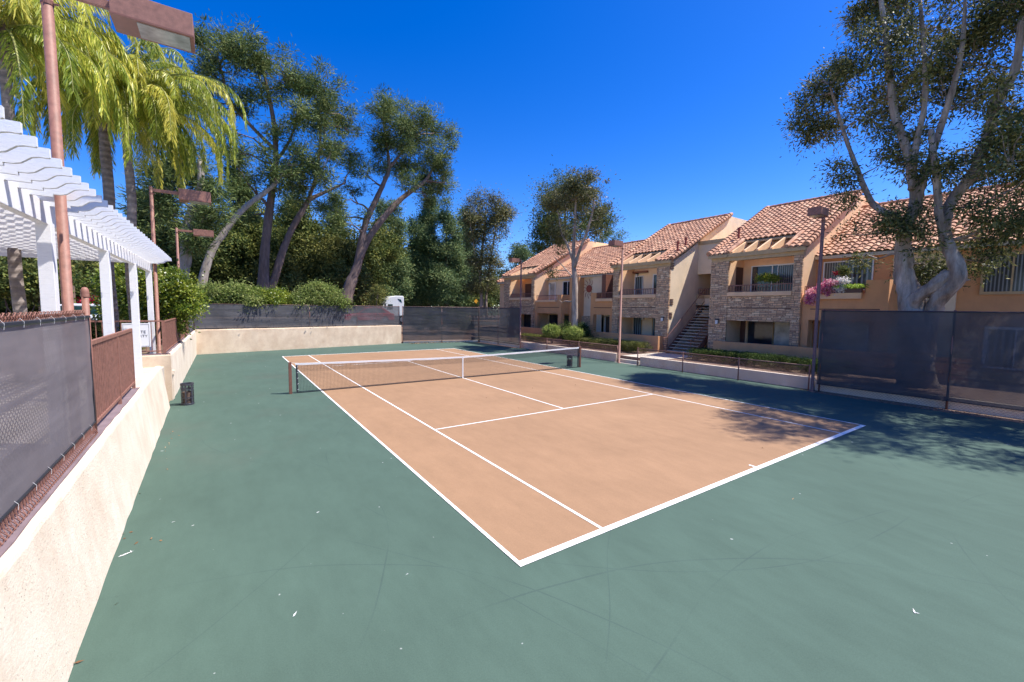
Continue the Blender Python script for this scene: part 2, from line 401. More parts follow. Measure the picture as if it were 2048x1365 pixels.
def foliage(blobs, nc, per, cr, L, Wd, mat, parent, name='crown', droop=0., flat=.7, shell=.5, radial=1., zmin=None, soft=0., void=None):
    c, idx = clumps(blobs, nc, shell, soft, void)
    if zmin is not None: c = c[c[:, 2] > zmin]; 
    nc = len(c)
    sc = np.clip(rng.lognormal(-.05, .42, (nc, 1)), .35, 2.0)
    ct = rng.uniform(.15, .85, nc)
    P = np.repeat(c, per, 0); s = np.repeat(sc, per, 0)
    off = rng.normal(size=(nc*per, 3))*.5*cr*s; off[:, 2] *= flat
    D = off/np.maximum(np.linalg.norm(off, axis=1, keepdims=True), 1e-6)*radial+rand_dir(nc*per)*.7; D[:, 2] -= droop
    tone = np.repeat(ct, per)+rng.normal(0, .22, nc*per)
    on = off/np.maximum(np.linalg.norm(off, axis=1, keepdims=True), 1e-6)
    bc = np.array([b[0] for b in blobs])[idx] if len(idx) == nc else c
    gl = c-bc; gl /= np.maximum(np.linalg.norm(gl, axis=1, keepdims=True), 1e-6)
    NN = on+.6*np.repeat(gl, per, 0)+rng.normal(size=(nc*per, 3))*.40; NN[:, 2] += .35
    D = D+rand_dir(nc*per)*.5
    o = leaf_mesh(name, P+off, D, L*rng.uniform(.5, 1.5, nc*per), Wd*rng.uniform(.7, 1.4, nc*per), tone, mat, parent, NN)
    return c
def wiggle(p, q, n, amp):
    p, q = np.array(p, float), np.array(q, float); t = np.linspace(0, 1, n)[:, None]
    w = rng.normal(size=(n, 3))*amp*np.linalg.norm(q-p)*np.sin(t*PI)
    return list(p+(q-p)*t+w)
def smooth_path(pts, k=3):
    P = [np.array(p, float) for p in pts]
    out = []
    for i in range(len(P)-1):
        p0, p1, p2, p3 = P[max(i-1, 0)], P[i], P[i+1], P[min(i+2, len(P)-1)]
        for j in range(k):
            t = j/k; out.append(.5*((2*p1)+(-p0+p2)*t+(2*p0-5*p1+4*p2-p3)*t*t+(-p0+3*p1-3*p2+p3)*t**3))
    out.append(P[-1]); return out
def limbs(mb, trunks, targets, r0=.07, n=6):
    """twigs from nearest trunk point (lower than the target) to each target"""
    T = np.array([p for t in trunks for p in t]); made = []
    for q in targets:
        q = np.array(q); d = np.linalg.norm(T-q, axis=1)+np.maximum(0, T[:, 2]-q[2])*2
        p = T[np.argmin(d)]; L = np.linalg.norm(q-p)
        if L < .2: continue
        pts = wiggle(p, q, 5, .05); made.append(pts); mb.path(pts, list(np.linspace(r0*min(1, .4+L/5), .012, 5)), n, cap=False)
    return made

# ================================================================== SETTING
struct('ground', MB().box(-400, 500, -300, 600, -.6, -.10), 'grass')
struct('court_surface', MB().box(-4.12, 15.72, -16, 30.6, -.09, 0), 'green')
struct('court_playing_area', MB().box(0.02, 10.95, .02, 23.75, -.05, .004), 'clay')
ln = MB(); zt = .0085
def line(x0, x1, y0, y1): ln.quad((x0, y0, zt), (x1, y0, zt), (x1, y1, zt), (x0, y1, zt))
line(0, 10.97, 0, .10); line(0, 10.97, 23.67, 23.77)
line(0, .05, .10, 23.67); line(10.92, 10.97, .10, 23.67)
line(1.37, 1.42, .10, 23.67); line(9.55, 9.60, .10, 23.67)
for y in (5.50, 18.235): line(1.42, 9.55, y, y+.05)
line(5.46, 5.51, 5.55, 18.235); line(5.46, 5.51, .10, .22); line(5.46, 5.51, 23.55, 23.67)
struct('court_lines', ln, 'line')
# left terrace (behind the retaining wall) and the higher terrace beyond the steps
struct('terrace', MB().box(-70, -4.22, -30, 12.72, -.4, 1.05), 'path')
struct('upper_terrace', MB().prism([(-70, 12.72), (-4.22, 12.72), (-4.22, 27.3), (9.25, 29.85), (9.25, 95), (-70, 95)], -.4, 1.40, 'z'), 'dirt')
struct('back_slope', MB().prism([(29.9, -.4), (29.9, .04), (37, .95), (95, 1.0), (95, -.4)], 9.25, 70, 'x'), 'mulch')
struct('road', MB().box(9.3, 69, 38.5, 48.5, .5, 1.012), 'asphalt')
struct('far_street', MB().box(-69, 9.2, 33.5, 47, .9, 1.404), 'asphalt')
struct('planting_bed', MB().box(15.75, 70, -40, 29.88, -.4, .36), 'mulch')
struct('footpath', MB().box(15.77, 22.85, 9.95, 12.35, .2, .366).box(15.3, 15.77, 10.95, 12.5, -.05, .012).box(15.5, 15.78, 10.95, 12.5, .0, .2), 'path')
struct('leaf_litter_strip', MB().box(14.98, 15.5, -9, 2.8, -.02, .012).box(14.95, 15.5, 21.8, 28, -.02, .012), 'mulch')

# ================================================================== RETAINING WALLS
def wall_run(name, label, pts, z0, z1, th, group='cream stucco retaining walls', cap=None, bat=0., mat='wall', capend=None):
    """wall whose front face runs through pts (front on the right-hand side), rounded top edge"""
    ctr = np.mean(np.array(pts), 0); t = thing(name, label, 'wall', (ctr[0], ctr[1], 0), group)
    m = MB(); P = [np.array(p, float) for p in pts]
    ns = []
    for i in range(len(P)):
        a, b = P[max(i-1, 0)], P[min(i+1, len(P)-1)]; d = (b-a)/np.linalg.norm(b-a); ns.append(np.array([-d[1], d[0]]))
    prof = [(0, z0), (bat, z1-.05), (bat+.012, z1-.018), (bat+.05, z1), (th, z1), (th, z0)]
    # subdivide
    Q = []; NN = []
    for i in range(len(P)-1):
        k = max(1, int(np.linalg.norm(P[i+1]-P[i])/.35))
        for j in range(k): Q.append(P[i]+(P[i+1]-P[i])*j/k); NN.append(ns[i]*(1-j/k)+ns[i+1]*j/k)
    Q.append(P[-1]); NN.append(ns[-1])
    vs = []; npf = len(prof)
    for i, (q, nn) in enumerate(zip(Q, NN)):
        wz = rng.normal()*.003; wx = rng.normal()*.004
        for a, z in prof:
            if capend and a == th and q[1] > capend: a = .27
            vs.append((q[0]+nn[0]*(a+wx), q[1]+nn[1]*(a+wx), z+(wz if z > z0 else 0)))
    fs = [tuple(range(npf-1, -1, -1)), tuple(range(len(vs)-npf, len(vs)))]
    for i in range(len(Q)-1):
        for j in range(npf): fs.append((i*npf+j, i*npf+(j+1) % npf, (i+1)*npf+(j+1) % npf, (i+1)*npf+j))
    m.add(vs, fs); build('wall_body', m, mat, t)
    if cap:
        c = MB(); vs = []
        QC = [(q, nn) for q, nn in zip(Q, NN) if not capend or q[1] < capend]
        for i, (q, nn) in enumerate(QC):
            e = cap[0]+rng.normal()*.006
            for a in (e, cap[1]): vs.append((q[0]+nn[0]*a, q[1]+nn[1]*a, z1+.017))
            for a in (cap[1], e): vs.append((q[0]+nn[0]*a, q[1]+nn[1]*a, z1-.03))
        fs = [(3, 2, 1, 0), tuple(range(len(vs)-4, len(vs)))]
        for i in range(len(QC)-1):
            for j in range(4): fs.append((i*4+j, i*4+(j+1) % 4, (i+1)*4+(j+1) % 4, (i+1)*4+j))
        c.add(vs, fs); build('painted_cap', c, 'cap', t)
    return t
wall_run('retaining_wall', 'long low cream stucco wall in the foreground under the grey screened fence and brown picket panel', [(-3.74, -12), (-3.76, .7), (-3.83, 3.1), (-4.03, 11.55)], -.05, 1.20, .44, cap=(.218, .43), bat=.15, capend=7.8)
wall_run('retaining_wall', 'short tan stucco wall end facing the court opening below the white sign', [(-6.8, 12.50), (-4.42, 12.62), (-4.06, 12.64)], -.05, 1.42, .22, cap=(.02, .22), mat='wall_far')
wall_run('retaining_wall', 'receding cream stucco wall behind the litter bin, under brown pickets', [(-4.05, 12.65), (-4.08, 27.12)], -.05, 1.42, .22, cap=(.08, .21))
wall_run('retaining_wall', 'mottled beige stucco wall across the far end of the court', [(-4.08, 27.13), (9.18, 29.68)], -.05, 1.46, .22, mat='wall_far')
b = build('junction_box', MB().box(-4.05, -3.99, 12.75, 12.9, .78, .90).cyl(-4.03, 12.8, .02, .78, .012, 6), 'wall'); tag(b, 'small beige electrical box with conduit on wall corner near bin', 'box')

# ================================================================== FENCES
def chain_link(mb, a, b, z0, z1, cell=.075, r=.0022, wob=0):
    """crossed diagonal wires filling the rectangle a-b (plan) x z0..z1"""
    a, b = np.array(a, float), np.array(b, float); Lh = np.linalg.norm(b-a); H = z1-z0; d = (b-a)/Lh
    k = int((Lh+H)/cell)+1
    for sgn in (1, -1):
        for i in range(k):
            s0 = i*cell-H
            u0, v0, u1, v1 = s0, 0., s0+H, H
            if u0 < 0: v0 = -u0; u0 = 0
            if u1 > Lh: v1 = H-(u1-Lh); u1 = Lh
            if u1-u0 < .02: continue
            if sgn < 0: u0, u1 = Lh-u0, Lh-u1
            p = a+d*u0; q = a+d*u1
            mb.path([(p[0], p[1], z0+v0), (q[0], q[1], z0+v1)], r, 3, cap=False)
def screen_cloth(a, b, z0, z1, n=40, amp=.012, hem=True):
    m = MB(); a, b = np.array(a, float), np.array(b, float); d = (b-a)/np.linalg.norm(b-a); nn = np.array([-d[1], d[0]])
    vs = []; rows = 9
    ph = rng.random(4)*6
    for i in range(n+1):
        q = a+(b-a)*i/n
        for j in range(rows):
            t = j/(rows-1); w = amp*(math.sin(i*.9+ph[0]+j*.5)+math.sin(j*2.1+i*.35+ph[1])+.6*math.sin(i*.23+ph[2]))*math.sin(max(t, .03)*PI)
            sag = -.012*abs(math.sin(i*PI/4)) if j == rows-1 else 0
            vs.append((q[0]+nn[0]*w, q[1]+nn[1]*w, z0+(z1-z0)*t+sag))
    fs = [(i*rows+j, (i+1)*rows+j, (i+1)*rows+j+1, i*rows+j+1) for i in range(n) for j in range(rows-1)]
    return m.add(vs, fs)
def ties(parent, a, b, z, step=.33, r=.012):
    a, b = np.array(a, float), np.array(b, float); L = np.linalg.norm(b-a)
    for i in range(int(L/step)+1):
        q = a+(b-a)*min(1, (i*step+.1)/L)
        build('tie', MB().path([(q[0]+.018, q[1], z-.045), (q[0]+.022, q[1], z+.0), (q[0], q[1], z+.03), (q[0]-.02, q[1], z)], r*.28, 4), 'white', parent)

# near left screened fence on the wall
FENCE_LEFT = None
t = thing('chain_link_fence', 'grey screened chain link fence on the low wall in the left foreground', 'fence', (-4.15, -1, 1.2), 'screened chain link fences')
fx = -4.16
m = MB(); chain_link(m, (fx, -5.2), (fx, 3.82), 1.27, 2.83, .062, .0034)
for i in range(145):   # twisted wire ends top and bottom
    y = -5.2+i*.062
    m.path([(fx, y, 2.80), (fx+.012*(-1)**i, y+.02, 2.835), (fx-.008, y+.05, 2.80)], .0042, 4)
    m.path([(fx+.01, y+.02, 1.44), (fx+.035, y, 1.30), (fx+.06, y+.012, 1.262), (fx+.045, y+.045, 1.235)], 0.0037, 4); m.path([(fx+.01, y+.03, 1.44), (fx+.03, y+.055, 1.30), (fx+.06, y+.03, 1.25), (fx+.05, y+.01, 1.228)], .0034, 4)
build('chain_mesh', m, 'fence_brown', t)
build('windscreen', screen_cloth((fx+.03, -5.2), (fx+.03, 3.80), 1.385, 2.76, 60, .006), 'screen_near', t, smooth=True)
m = MB()
m.path([(fx+.032, -5.2, 2.755), (fx+.032, -1, 2.75), (fx+.032, 3.80, 2.748)], .021, 6); m.path([(fx+.032, -5.2, 1.385), (fx+.032, 3.80, 1.385)], .011, 6); m.path([(fx+.032, 3.805, 1.38), (fx+.032, 3.805, 2.75)], .010, 6)
build('hem', m, 'black', t)
ties(t, (fx+.03, -5), (fx+.03, 3.75), 2.76, .42, .0055); ties(t, (fx+.03, -5), (fx+.03, 3.75), 1.385, .42, .0055)
build('top_rail', MB().bar((fx-.02, -5.2, 2.79), (fx-.02, 3.85, 2.79), .019, 8), 'fence_brown', t, smooth=True)
build('post', MB().cyl(fx, 3.89, 1.2, 3.02, .036, 14).lathe(fx, 3.89, [(.042, 3.0), (.043, 3.03), (.041, 3.035), (.043, 3.05), (.039, 3.09), (.025, 3.12), (.0, 3.128)], 14), 'fence_brown', t, smooth=True)
build('post', MB().cyl(fx-.04, .4, 1.2, 2.77, .03, 10), 'fence_brown', t, smooth=True)

def picket_panel(t, a, b, z0, z1, step=.105, rail=.05, r=.009, posts=()):
    a, b = np.array(a, float), np.array(b, float); L = np.linalg.norm(b-a); d = (b-a)/L; nn = np.array([-d[1], d[0]])
    def bx(m, s0, s1, w, za, zb):
        p, q = a+d*s0, a+d*s1; vs = []
        for (c, sgn) in ((p, -1), (q, -1), (q, 1), (p, 1)): vs.append((c[0]+nn[0]*w*sgn, c[1]+nn[1]*w*sgn))
        m.add([(x, y, za) for x, y in vs]+[(x, y, zb) for x, y in vs], [(0, 3, 2, 1), (4, 5, 6, 7), (0, 1, 5, 4), (1, 2, 6, 5), (2, 3, 7, 6), (3, 0, 4, 7)])
    m = MB(); bx(m, 0, L, .022, z1-rail, z1); build('top_rail', m, 'fence_brown', t, bevel=.004)
    m = MB(); bx(m, 0, L, .02, z0, z0+rail*.8); build('bottom_rail', m, 'fence_brown', t, bevel=.004)
    m = MB(); n = int(L/step)
    for i in range(1, n): bx(m, i*L/n-r, i*L/n+r, r, z0+rail*.8, z1-rail)
    build('pickets', m, 'fence_brown', t)
    for s in posts:
        m = MB(); bx(m, s-.025, s+.025, .025, z0-.12, z1-.004 if s not in (0, L) else z1+.004); build('post', m, 'fence_brown', t)
t.location = (-4.012, -1, 1.2); t.rotation_euler = (0, 0, .025)
t = thing('picket_railing', 'brown metal picket panel beside the grey screen on the low foreground wall', 'railing', (-4.16, 5.8, 1.2), 'brown metal picket railings')
picket_panel(t, (-4.145, 3.96), (-4.235, 7.62), 1.31, 2.43, .118, .06, .009, (1.95, 3.62))
t = thing('picket_railing', 'brown picket railing facing the court behind the white sign', 'railing', (-6.5, 12.75, 1.42), 'brown metal picket railings')
picket_panel(t, (-9.4, 12.75), (-4.22, 12.75), 1.50, 2.44, .13, .045, .009, (0, 1.8, 3.5, 5.18))
t = thing('picket_railing', 'brown picket railing along the receding wall behind the litter bin', 'railing', (-4.2, 17, 1.42), 'brown metal picket railings')
picket_panel(t, (-4.20, 12.80), (-4.22, 23.2), 1.47, 2.42, .12, .045, .009, (0, 2.6, 5.2, 7.8, 10.4))

def tall_fence(name_label, a, b, z0, z1, mat, posts, mids=(), cell=None, wallz=0, rails=()):
    a, b = np.array(a, float), np.array(b, float); c = (a+b)/2; L = np.linalg.norm(b-a); d = (b-a)/L; nn = np.array([-d[1], d[0]])
    t = thing('chain_link_fence', name_label, 'fence', (c[0], c[1], wallz), 'screened chain link fences')
    build('windscreen', screen_cloth(a-nn*.03, b-nn*.03, z0, z1-.03, int(L*5), .010), mat, t, smooth=True)
    m = MB().path([(*(a-nn*.03), z1-.03), (*(b-nn*.03), z1-.03)], .017, 6).path([(*(a-nn*.03), z0), (*(b-nn*.03), z0)], .014, 6)
    build('hem', m, 'black', t)
    m = MB().bar((*a, z1-.02), (*b, z1-.02), .022, 8)
    build('top_rail', m, 'brown', t, smooth=True)
    for z in rails: build('mid_rail', MB().bar((*(a+nn*.02), z), (*(b+nn*.02), z), .018, 8), 'brown', t, smooth=True)
    for s in posts: 
        q = a+d*s; build('post', MB().cyl(q[0], q[1], wallz, z1+.03, .03, 10), 'brown', t, smooth=True)
    if cell:
        m = MB(); chain_link(m, a, b, wallz+.03, z1-.04, cell, .0026); build('chain_mesh', m, 'brown', t)
    return t
tall_fence('grey screen fence above the cream wall at the far left corner of the court', (-4.22, 23.3), (-4.2, 27.2), 1.5, 2.86, 'screen_far', (0, 3.9), wallz=1.42)
tall_fence('low grey screen fence on top of the beige wall across the far end', (-4.15, 27.28), (9.1, 29.83), 1.52, 3.0, 'screen_far', (0, 3.2, 6.5, 9.9, 13.4), wallz=1.44, rails=(2.2,))
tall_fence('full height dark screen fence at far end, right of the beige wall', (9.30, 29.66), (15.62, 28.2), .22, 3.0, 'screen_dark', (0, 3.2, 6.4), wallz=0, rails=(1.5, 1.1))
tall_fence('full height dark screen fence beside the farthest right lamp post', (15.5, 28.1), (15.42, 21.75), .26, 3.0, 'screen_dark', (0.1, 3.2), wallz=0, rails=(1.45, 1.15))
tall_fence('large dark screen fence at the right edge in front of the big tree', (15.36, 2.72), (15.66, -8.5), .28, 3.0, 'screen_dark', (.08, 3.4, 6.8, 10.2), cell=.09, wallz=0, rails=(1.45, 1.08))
def low_fence(label, a, b, h, n):
    a, b = np.array(a, float), np.array(b, float); c = (a+b)/2
    t = thing('chain_link_fence', label, 'fence', (c[0], c[1], 0), 'low chain link fences')
    m = MB(); chain_link(m, a, b, .05, h-.03, .075, .0032); build('chain_mesh', m, 'fence_brown', t)
    m = MB().bar((*a, h), (*b, h), .022, 8); build('top_rail', m, 'fence_brown', t, smooth=True)
    for i in range(n+1):
        q = a+(b-a)*i/n; build('post', MB().cyl(q[0], q[1], 0, h+.02, .026, 10).lathe(q[0], q[1], [(.03, h+.02), (.03, h+.04), (.0, h+.055)], 10), 'fence_brown', t, smooth=True)
low_fence('waist high brown chain link fence before the stairs, right of the path gap', (15.1, 10.72), (15.28, 2.95), .93, 3)
low_fence('waist high brown chain link fence behind the right net post', (15.3, 21.55), (15.22, 12.2), .93, 3)
# low curb walls of the planting bed behind them
def curb(label, a, b, z, th=.16):
    a, b = np.array(a, float), np.array(b, float); d = (b-a)/np.linalg.norm(b-a); nn = np.array([-d[1], d[0]])*th
    o = build('curb_wall', MB().prism([tuple(a), tuple(b), tuple(b-nn), tuple(a-nn)], -.05, z, 'z'), 'wall', bevel=.012)
    tag(o, label, 'wall', 'low curb walls by the planting beds')
curb('low cream curb wall behind the chain link fence right of the path', (15.62, 10.85), (15.74, 2.9), .46)
curb('low cream curb wall behind the chain link fence left of the path', (15.72, 22), (15.68, 12.55), .46)
curb('low cream curb under the big dark screen at the right edge', (15.72, 2.85), (15.98, -9), .36)
curb('low beige curb under the dark screen fence at the far right corner', (15.72, 28.2), (15.72, 22.05), .30)
curb('low beige curb under the dark screen fence at the far end', (9.35, 29.82), (15.8, 28.36), .14)

# ================================================================== LAMP POSTS
def lamp(label, x, y, z0, z1, head, rad=.07, arm_z=None):
    """head = (x0,x1,y0,y1,z0,z1)"""
    t = thing('lamp_post', label, 'lamp post', (x, y, z0), 'brown court lamp posts')
    build('pole', MB().lathe(x, y, [(rad*1.9, z0), (rad*1.9, z0+.02), (rad, z0+.03), (rad, z1), (rad*.5, z1+.02), (0, z1+.025)], 18), 'fence_brown', t, smooth=False)
    kp = kids(t)[0]; kp.data.polygons.foreach_set('use_smooth', [True]*len(kp.data.polygons))
    build('clamp_ring', MB().cyl(x, y, z1-.22, z1-.17, rad*1.12, 18).bar((x+rad, y-.02, z1-.2), (x+rad+.05, y-.03, z1-.2), .012, 6), 'brown', t)
    hx0, hx1, hy0, hy1, hz0, hz1 = head
    az = (hz0*.35+hz1*.65); hx = hx0 if hx0 > x else hx1; yc = (hy0+hy1)/2
    m = MB().box(min(x, hx), max(x, hx), yc-.03, yc+.03, az-.045, az+.045); build('arm', m, 'fence_brown', t)
    h = build('lamp_head', MB().box(hx0, hx1, hy0, hy1, hz0+.012, hz1), 'fence_brown', t, bevel=.006)
    w = hx1-hx0; a, b = (hx0+w*.30, hx1-w*.05) if hx0 > x else (hx0+w*.05, hx1-w*.30)
    build('door_frame', MB().box(hx0-.004, hx1+.004, hy0-.004, hy1+.004, hz0, hz0+.02), 'brown', h)
    build('lens', MB().box(a, b, hy0+.04, hy1-.04, hz0-.006, hz0+.004), 'lens', h)
    return t
lamp('tall brown lamp post in the left foreground, its head at the top of the photo', -4.27, 3.72, 1.05, 6.62, (-3.70, -2.89, 3.5, 3.95, 6.42, 6.71), .052)
lamp('brown lamp post between the end of the white pergola and the picket railing', -4.36, 13.1, 1.40, 6.42, (-3.70, -2.90, 12.9, 13.35, 6.12, 6.45), .047)
lamp('brown lamp post beyond the leafy citrus bush in front of pale trunk', -4.30, 20.6, 1.40, 6.32, (-3.70, -2.95, 20.4, 20.8, 6.05, 6.33), .047)
lamp('brown lamp post at the corner of the big dark screen, nearest the building', 15.25, 2.82, 0, 6.40, (14.37, 15.0, 2.58, 3.0, 6.28, 6.55), .055)
lamp('brown lamp post beside the right net post and path gap', 15.2, 12.05, 0, 6.40, (14.3, 14.95, 11.8, 12.25, 6.28, 6.55), .055)
lamp('brown lamp post at far right where the dark screen fence ends', 15.35, 21.68, 0, 6.40, (14.4, 15.05, 21.45, 21.9, 6.25, 6.52), .055)

# ================================================================== TENNIS NET
NY = 11.9; XL, XR = -.93, 12.12
t = thing('tennis_net', 'black tennis net with white headband across the court', 'tennis net', (5.5, NY, 0))
def top(x): s = abs(x-5.485)/6.5; return .905+.115*min(1, s)**1.25
for x in (XL, XR): 
    p = build('net_post', MB().box(x-.045, x+.045, NY-.045, NY+.045, 0, 1.06), 'brown', t, bevel=.006)
build('winder', MB().box(XR-.12, XR-.045, NY-.03, NY+.03, .55, .72).cyl(XR-.09, NY-.05, .62, .66, .03, 8), 'dark_metal', t)
xs = np.arange(XL+.21, XR-.12, .045); m = MB()
for x in xs: m.path([(x, NY, .02), (x, NY, top(x)-.03)], .0028, 3, cap=False)
for j in range(21):
    zs = .04+j*.0425; m.path([(x, NY, .02+(top(x)-.05)*(zs/.9)) for x in np.linspace(xs[0], xs[-1], 24)], .0028, 3, cap=False)
for j in range(6):
    zs = .665+j*.0425; m.path([(x, NY+.006, .02+(top(x)-.05)*(zs/.9)) for x in np.linspace(xs[0], xs[-1], 24)], .0028, 3, cap=False)
for x in xs[::1]: m.path([(x+.012, NY+.006, top(x)-.28), (x+.012, NY+.006, top(x)-.03)], .0028, 3, cap=False)
build('net_cord_mesh', m, 'black', t)
m = MB(); X = np.linspace(XL+.16, XR-.10, 60)
for s in (-.008, .008): pass
vs = []; 
for x in X:
    w = rng.normal()*.004
    for (dy, dz) in ((-.011, -.062+w), (-.012, -.002), (.012, 0), (.011, -.06+w)): vs.append((x, NY+dy, top(x)+dz))
m.add(vs, [(i*4+j, i*4+(j+1) % 4, i*4+4+(j+1) % 4, i*4+4+j) for i in range(len(X)-1) for j in range(4)]+[(0, 1, 2, 3), tuple(range(len(vs)-4, len(vs)))])
build('headband', m, 'white', t)
build('centre_strap', MB().box(5.46, 5.51, NY-.016, NY+.016, .0, .91), 'white', t)
build('net_cable', MB().path([(XL, NY, 1.045), (XL+.16, NY, top(XL)), (XL+.3, NY, top(XL)-.01)], .006, 5).path([(XR, NY, 1.045), (XR-.1, NY, top(XR))], .006, 5), 'white', t)
for x in (XL+.20, XR-.13): build('side_band', MB().box(x-.028, x+.028, NY-.010, NY+.010, .02, top(x)-.02), 'black', t)
build('bottom_band', MB().box(xs[0], xs[-1], NY-.009, NY+.009, .008, .03), 'black', t)
m = MB()
for j in range(5): m.path([(XL+.205, NY-.013, .12+j*.19), (XL+.245, NY-.013, .14+j*.19)], .006, 5)
build('lacing', m, 'white', t)

# ================================================================== LITTER BINS
def bin_(label, x, y, h=.66, r=.17):
    t = thing('litter_bin', label, 'litter bin', (x, y, 0), 'dark round court litter bins')
    build('base', MB().lathe(x, y, [(0, 0), (r, 0), (r*1.02, .05), (r, .055), (0, .055)], 24), 'dark_metal', t)
    build('rim', MB().lathe(x, y, [(r*.82, h-.05), (r*.82, h), (r*1.05, h+.005), (r*1.05, h-.05), (r*.82, h-.05)], 24), 'dark_metal', t)
    m = MB()
    for k in range(6):
        a = k*PI/3+.3; m.add([(x+math.cos(a+s)*rr, y+math.sin(a+s)*rr, z) for z in (.04, h-.03) for s, rr in ((-.13, r), (.13, r), (.13, r*.94), (-.13, r*.94))],
              [(0, 1, 5, 4), (1, 2, 6, 5), (2, 3, 7, 6), (3, 0, 4, 7), (0, 3, 2, 1), (4, 5, 6, 7)])
    build('uprights', m, 'dark_metal', t)
    for z in (.20, .44): build('hoop', MB().lathe(x, y, [(r, z), (r*1.01, z+.035), (r*.95, z+.035), (r*.95, z), (r, z)], 24), 'dark_metal', t)
    m = MB()
    for k in range(48):
        for sg in (1, -1):
            m.path([(x+math.cos(k*PI/24+sg*q*.5)*r*.97, y+math.sin(k*PI/24+sg*q*.5)*r*.97, .05+(h-.1)*q) for q in (0, .25, .5, .75, 1)], .0017, 3, cap=False)
    build('wire_mesh', m, 'dark_metal', t)
    build('liner', MB().lathe(x, y, [(r*.75, .06), (r*.8, h*.60)], 20), 'mulch', t)
bin_('dark round mesh litter bin beside the left wall corner', -3.64, 11.72, .63, .155)
bin_('dark round litter bin behind the right net post', 11.93, 12.45, .56, .15)

# ================================================================== PERGOLA
t = thing('pergola', 'white painted wooden pergola with scalloped rafter tails over the left terrace', 'pergola', (-7, 5, 1.05))
cols = [-2.0, 1.05, 4.11, 7.33, 10.36, 13.10]
def column(x, y):
    m = MB().box(x-.07, x+.07, y-.075, y+.075, 1.05, 3.925); o = build('column', m, 'white_wood', t, bevel=.006)
for y in cols: column(-4.51, y)
for y in cols: column(-10.6, y)
for xx in (-4.51, -10.6):
    build('beam', MB().box(xx-.05, xx+.05, -3, 13.46, 3.90, 4.165), 'white_wood', t, bevel=.005)
y0 = 13.33; step = .340; xt = -3.972; zb, zt_ = 4.147, 4.354
prof = [(-12.2, zb), (xt-.30, zb), (xt-.30, zb+.028), (xt-.24, zb+.030), (xt-.19, zb+.045), (xt-.155, zb+.075), (xt-.12, zb+.105), (xt-.07, zb+.118), (xt-.01, zb+.118), (xt, zb+.125), (xt, zt_), (-12.2, zt_)]
ra = None
for i in range(47):
    y = y0-i*step
    if ra is None:
        ra = build('rafter', MB().prism(prof, y-.02, y+.02, 'y'), 'white_wood', t)
    else:
        c = ra.copy(); COL.objects.link(c); c.location = (0, y-y0, rng.normal()*.003)
sl_ = None; nsl = 42
for i in range(nsl):
    x = -4.72-i*.18
    if sl_ is None: sl_ = build('slat', MB().box(x-.035, x+.035, -2.4, 13.4, zt_+.002, zt_+.04), 'white_wood', t)
    else: c = sl_.copy(); COL.objects.link(c); c.location = (-i*.18, 0, 0)

# sign on the railing
t = thing('notice_sign', 'white notice board with dark lettering on railing under the pergola', 'sign', (-4.8, 12.62, 1.5))
build('board', MB().box(-5.12, -4.50, 12.63, 12.655, 1.66, 2.36), 'sign', t, bevel=.004)
build('border', MB().box(-5.095, -4.525, 12.624, 12.628, 2.332, 2.336).box(-5.095, -4.525, 12.624, 12.628, 1.684, 1.688).box(-5.095, -5.091, 12.624, 12.628, 1.688, 2.332).box(-4.529, -4.525, 12.624, 12.628, 1.688, 2.332), 'ink', t)
def text(s, size, x, y, z, rx, rz, mat, parent, name='lettering', ext=.001):
    cu = bpy.data.curves.new('text_curve', 'FONT'); cu.body = s; cu.size = size; cu.align_x = 'CENTER'; cu.align_y = 'CENTER'; cu.extrude = ext; cu.resolution_u = 3
    o = bpy.data.objects.new('text_tmp', cu); COL.objects.link(o)
    dg = bpy.context.evaluated_depsgraph_get(); me = bpy.data.meshes.new_from_object(o.evaluated_get(dg)); bpy.data.objects.remove(o)
    n = bpy.data.objects.new(name, me); COL.objects.link(n); me.materials.clear(); me.materials.append(M[mat])
    r_ = root_loc(parent); n.parent = parent; n.location = (x-r_[0], y-r_[1], z-r_[2]); n.rotation_euler = (rx, 0, rz); return n
text('PRIVATE', .115, -4.81, 12.626, 2.10, R(90), 0, 'ink', t);  text('PROPERTY', .105, -4.81, 12.626, 1.98, R(90), 0, 'ink', t)

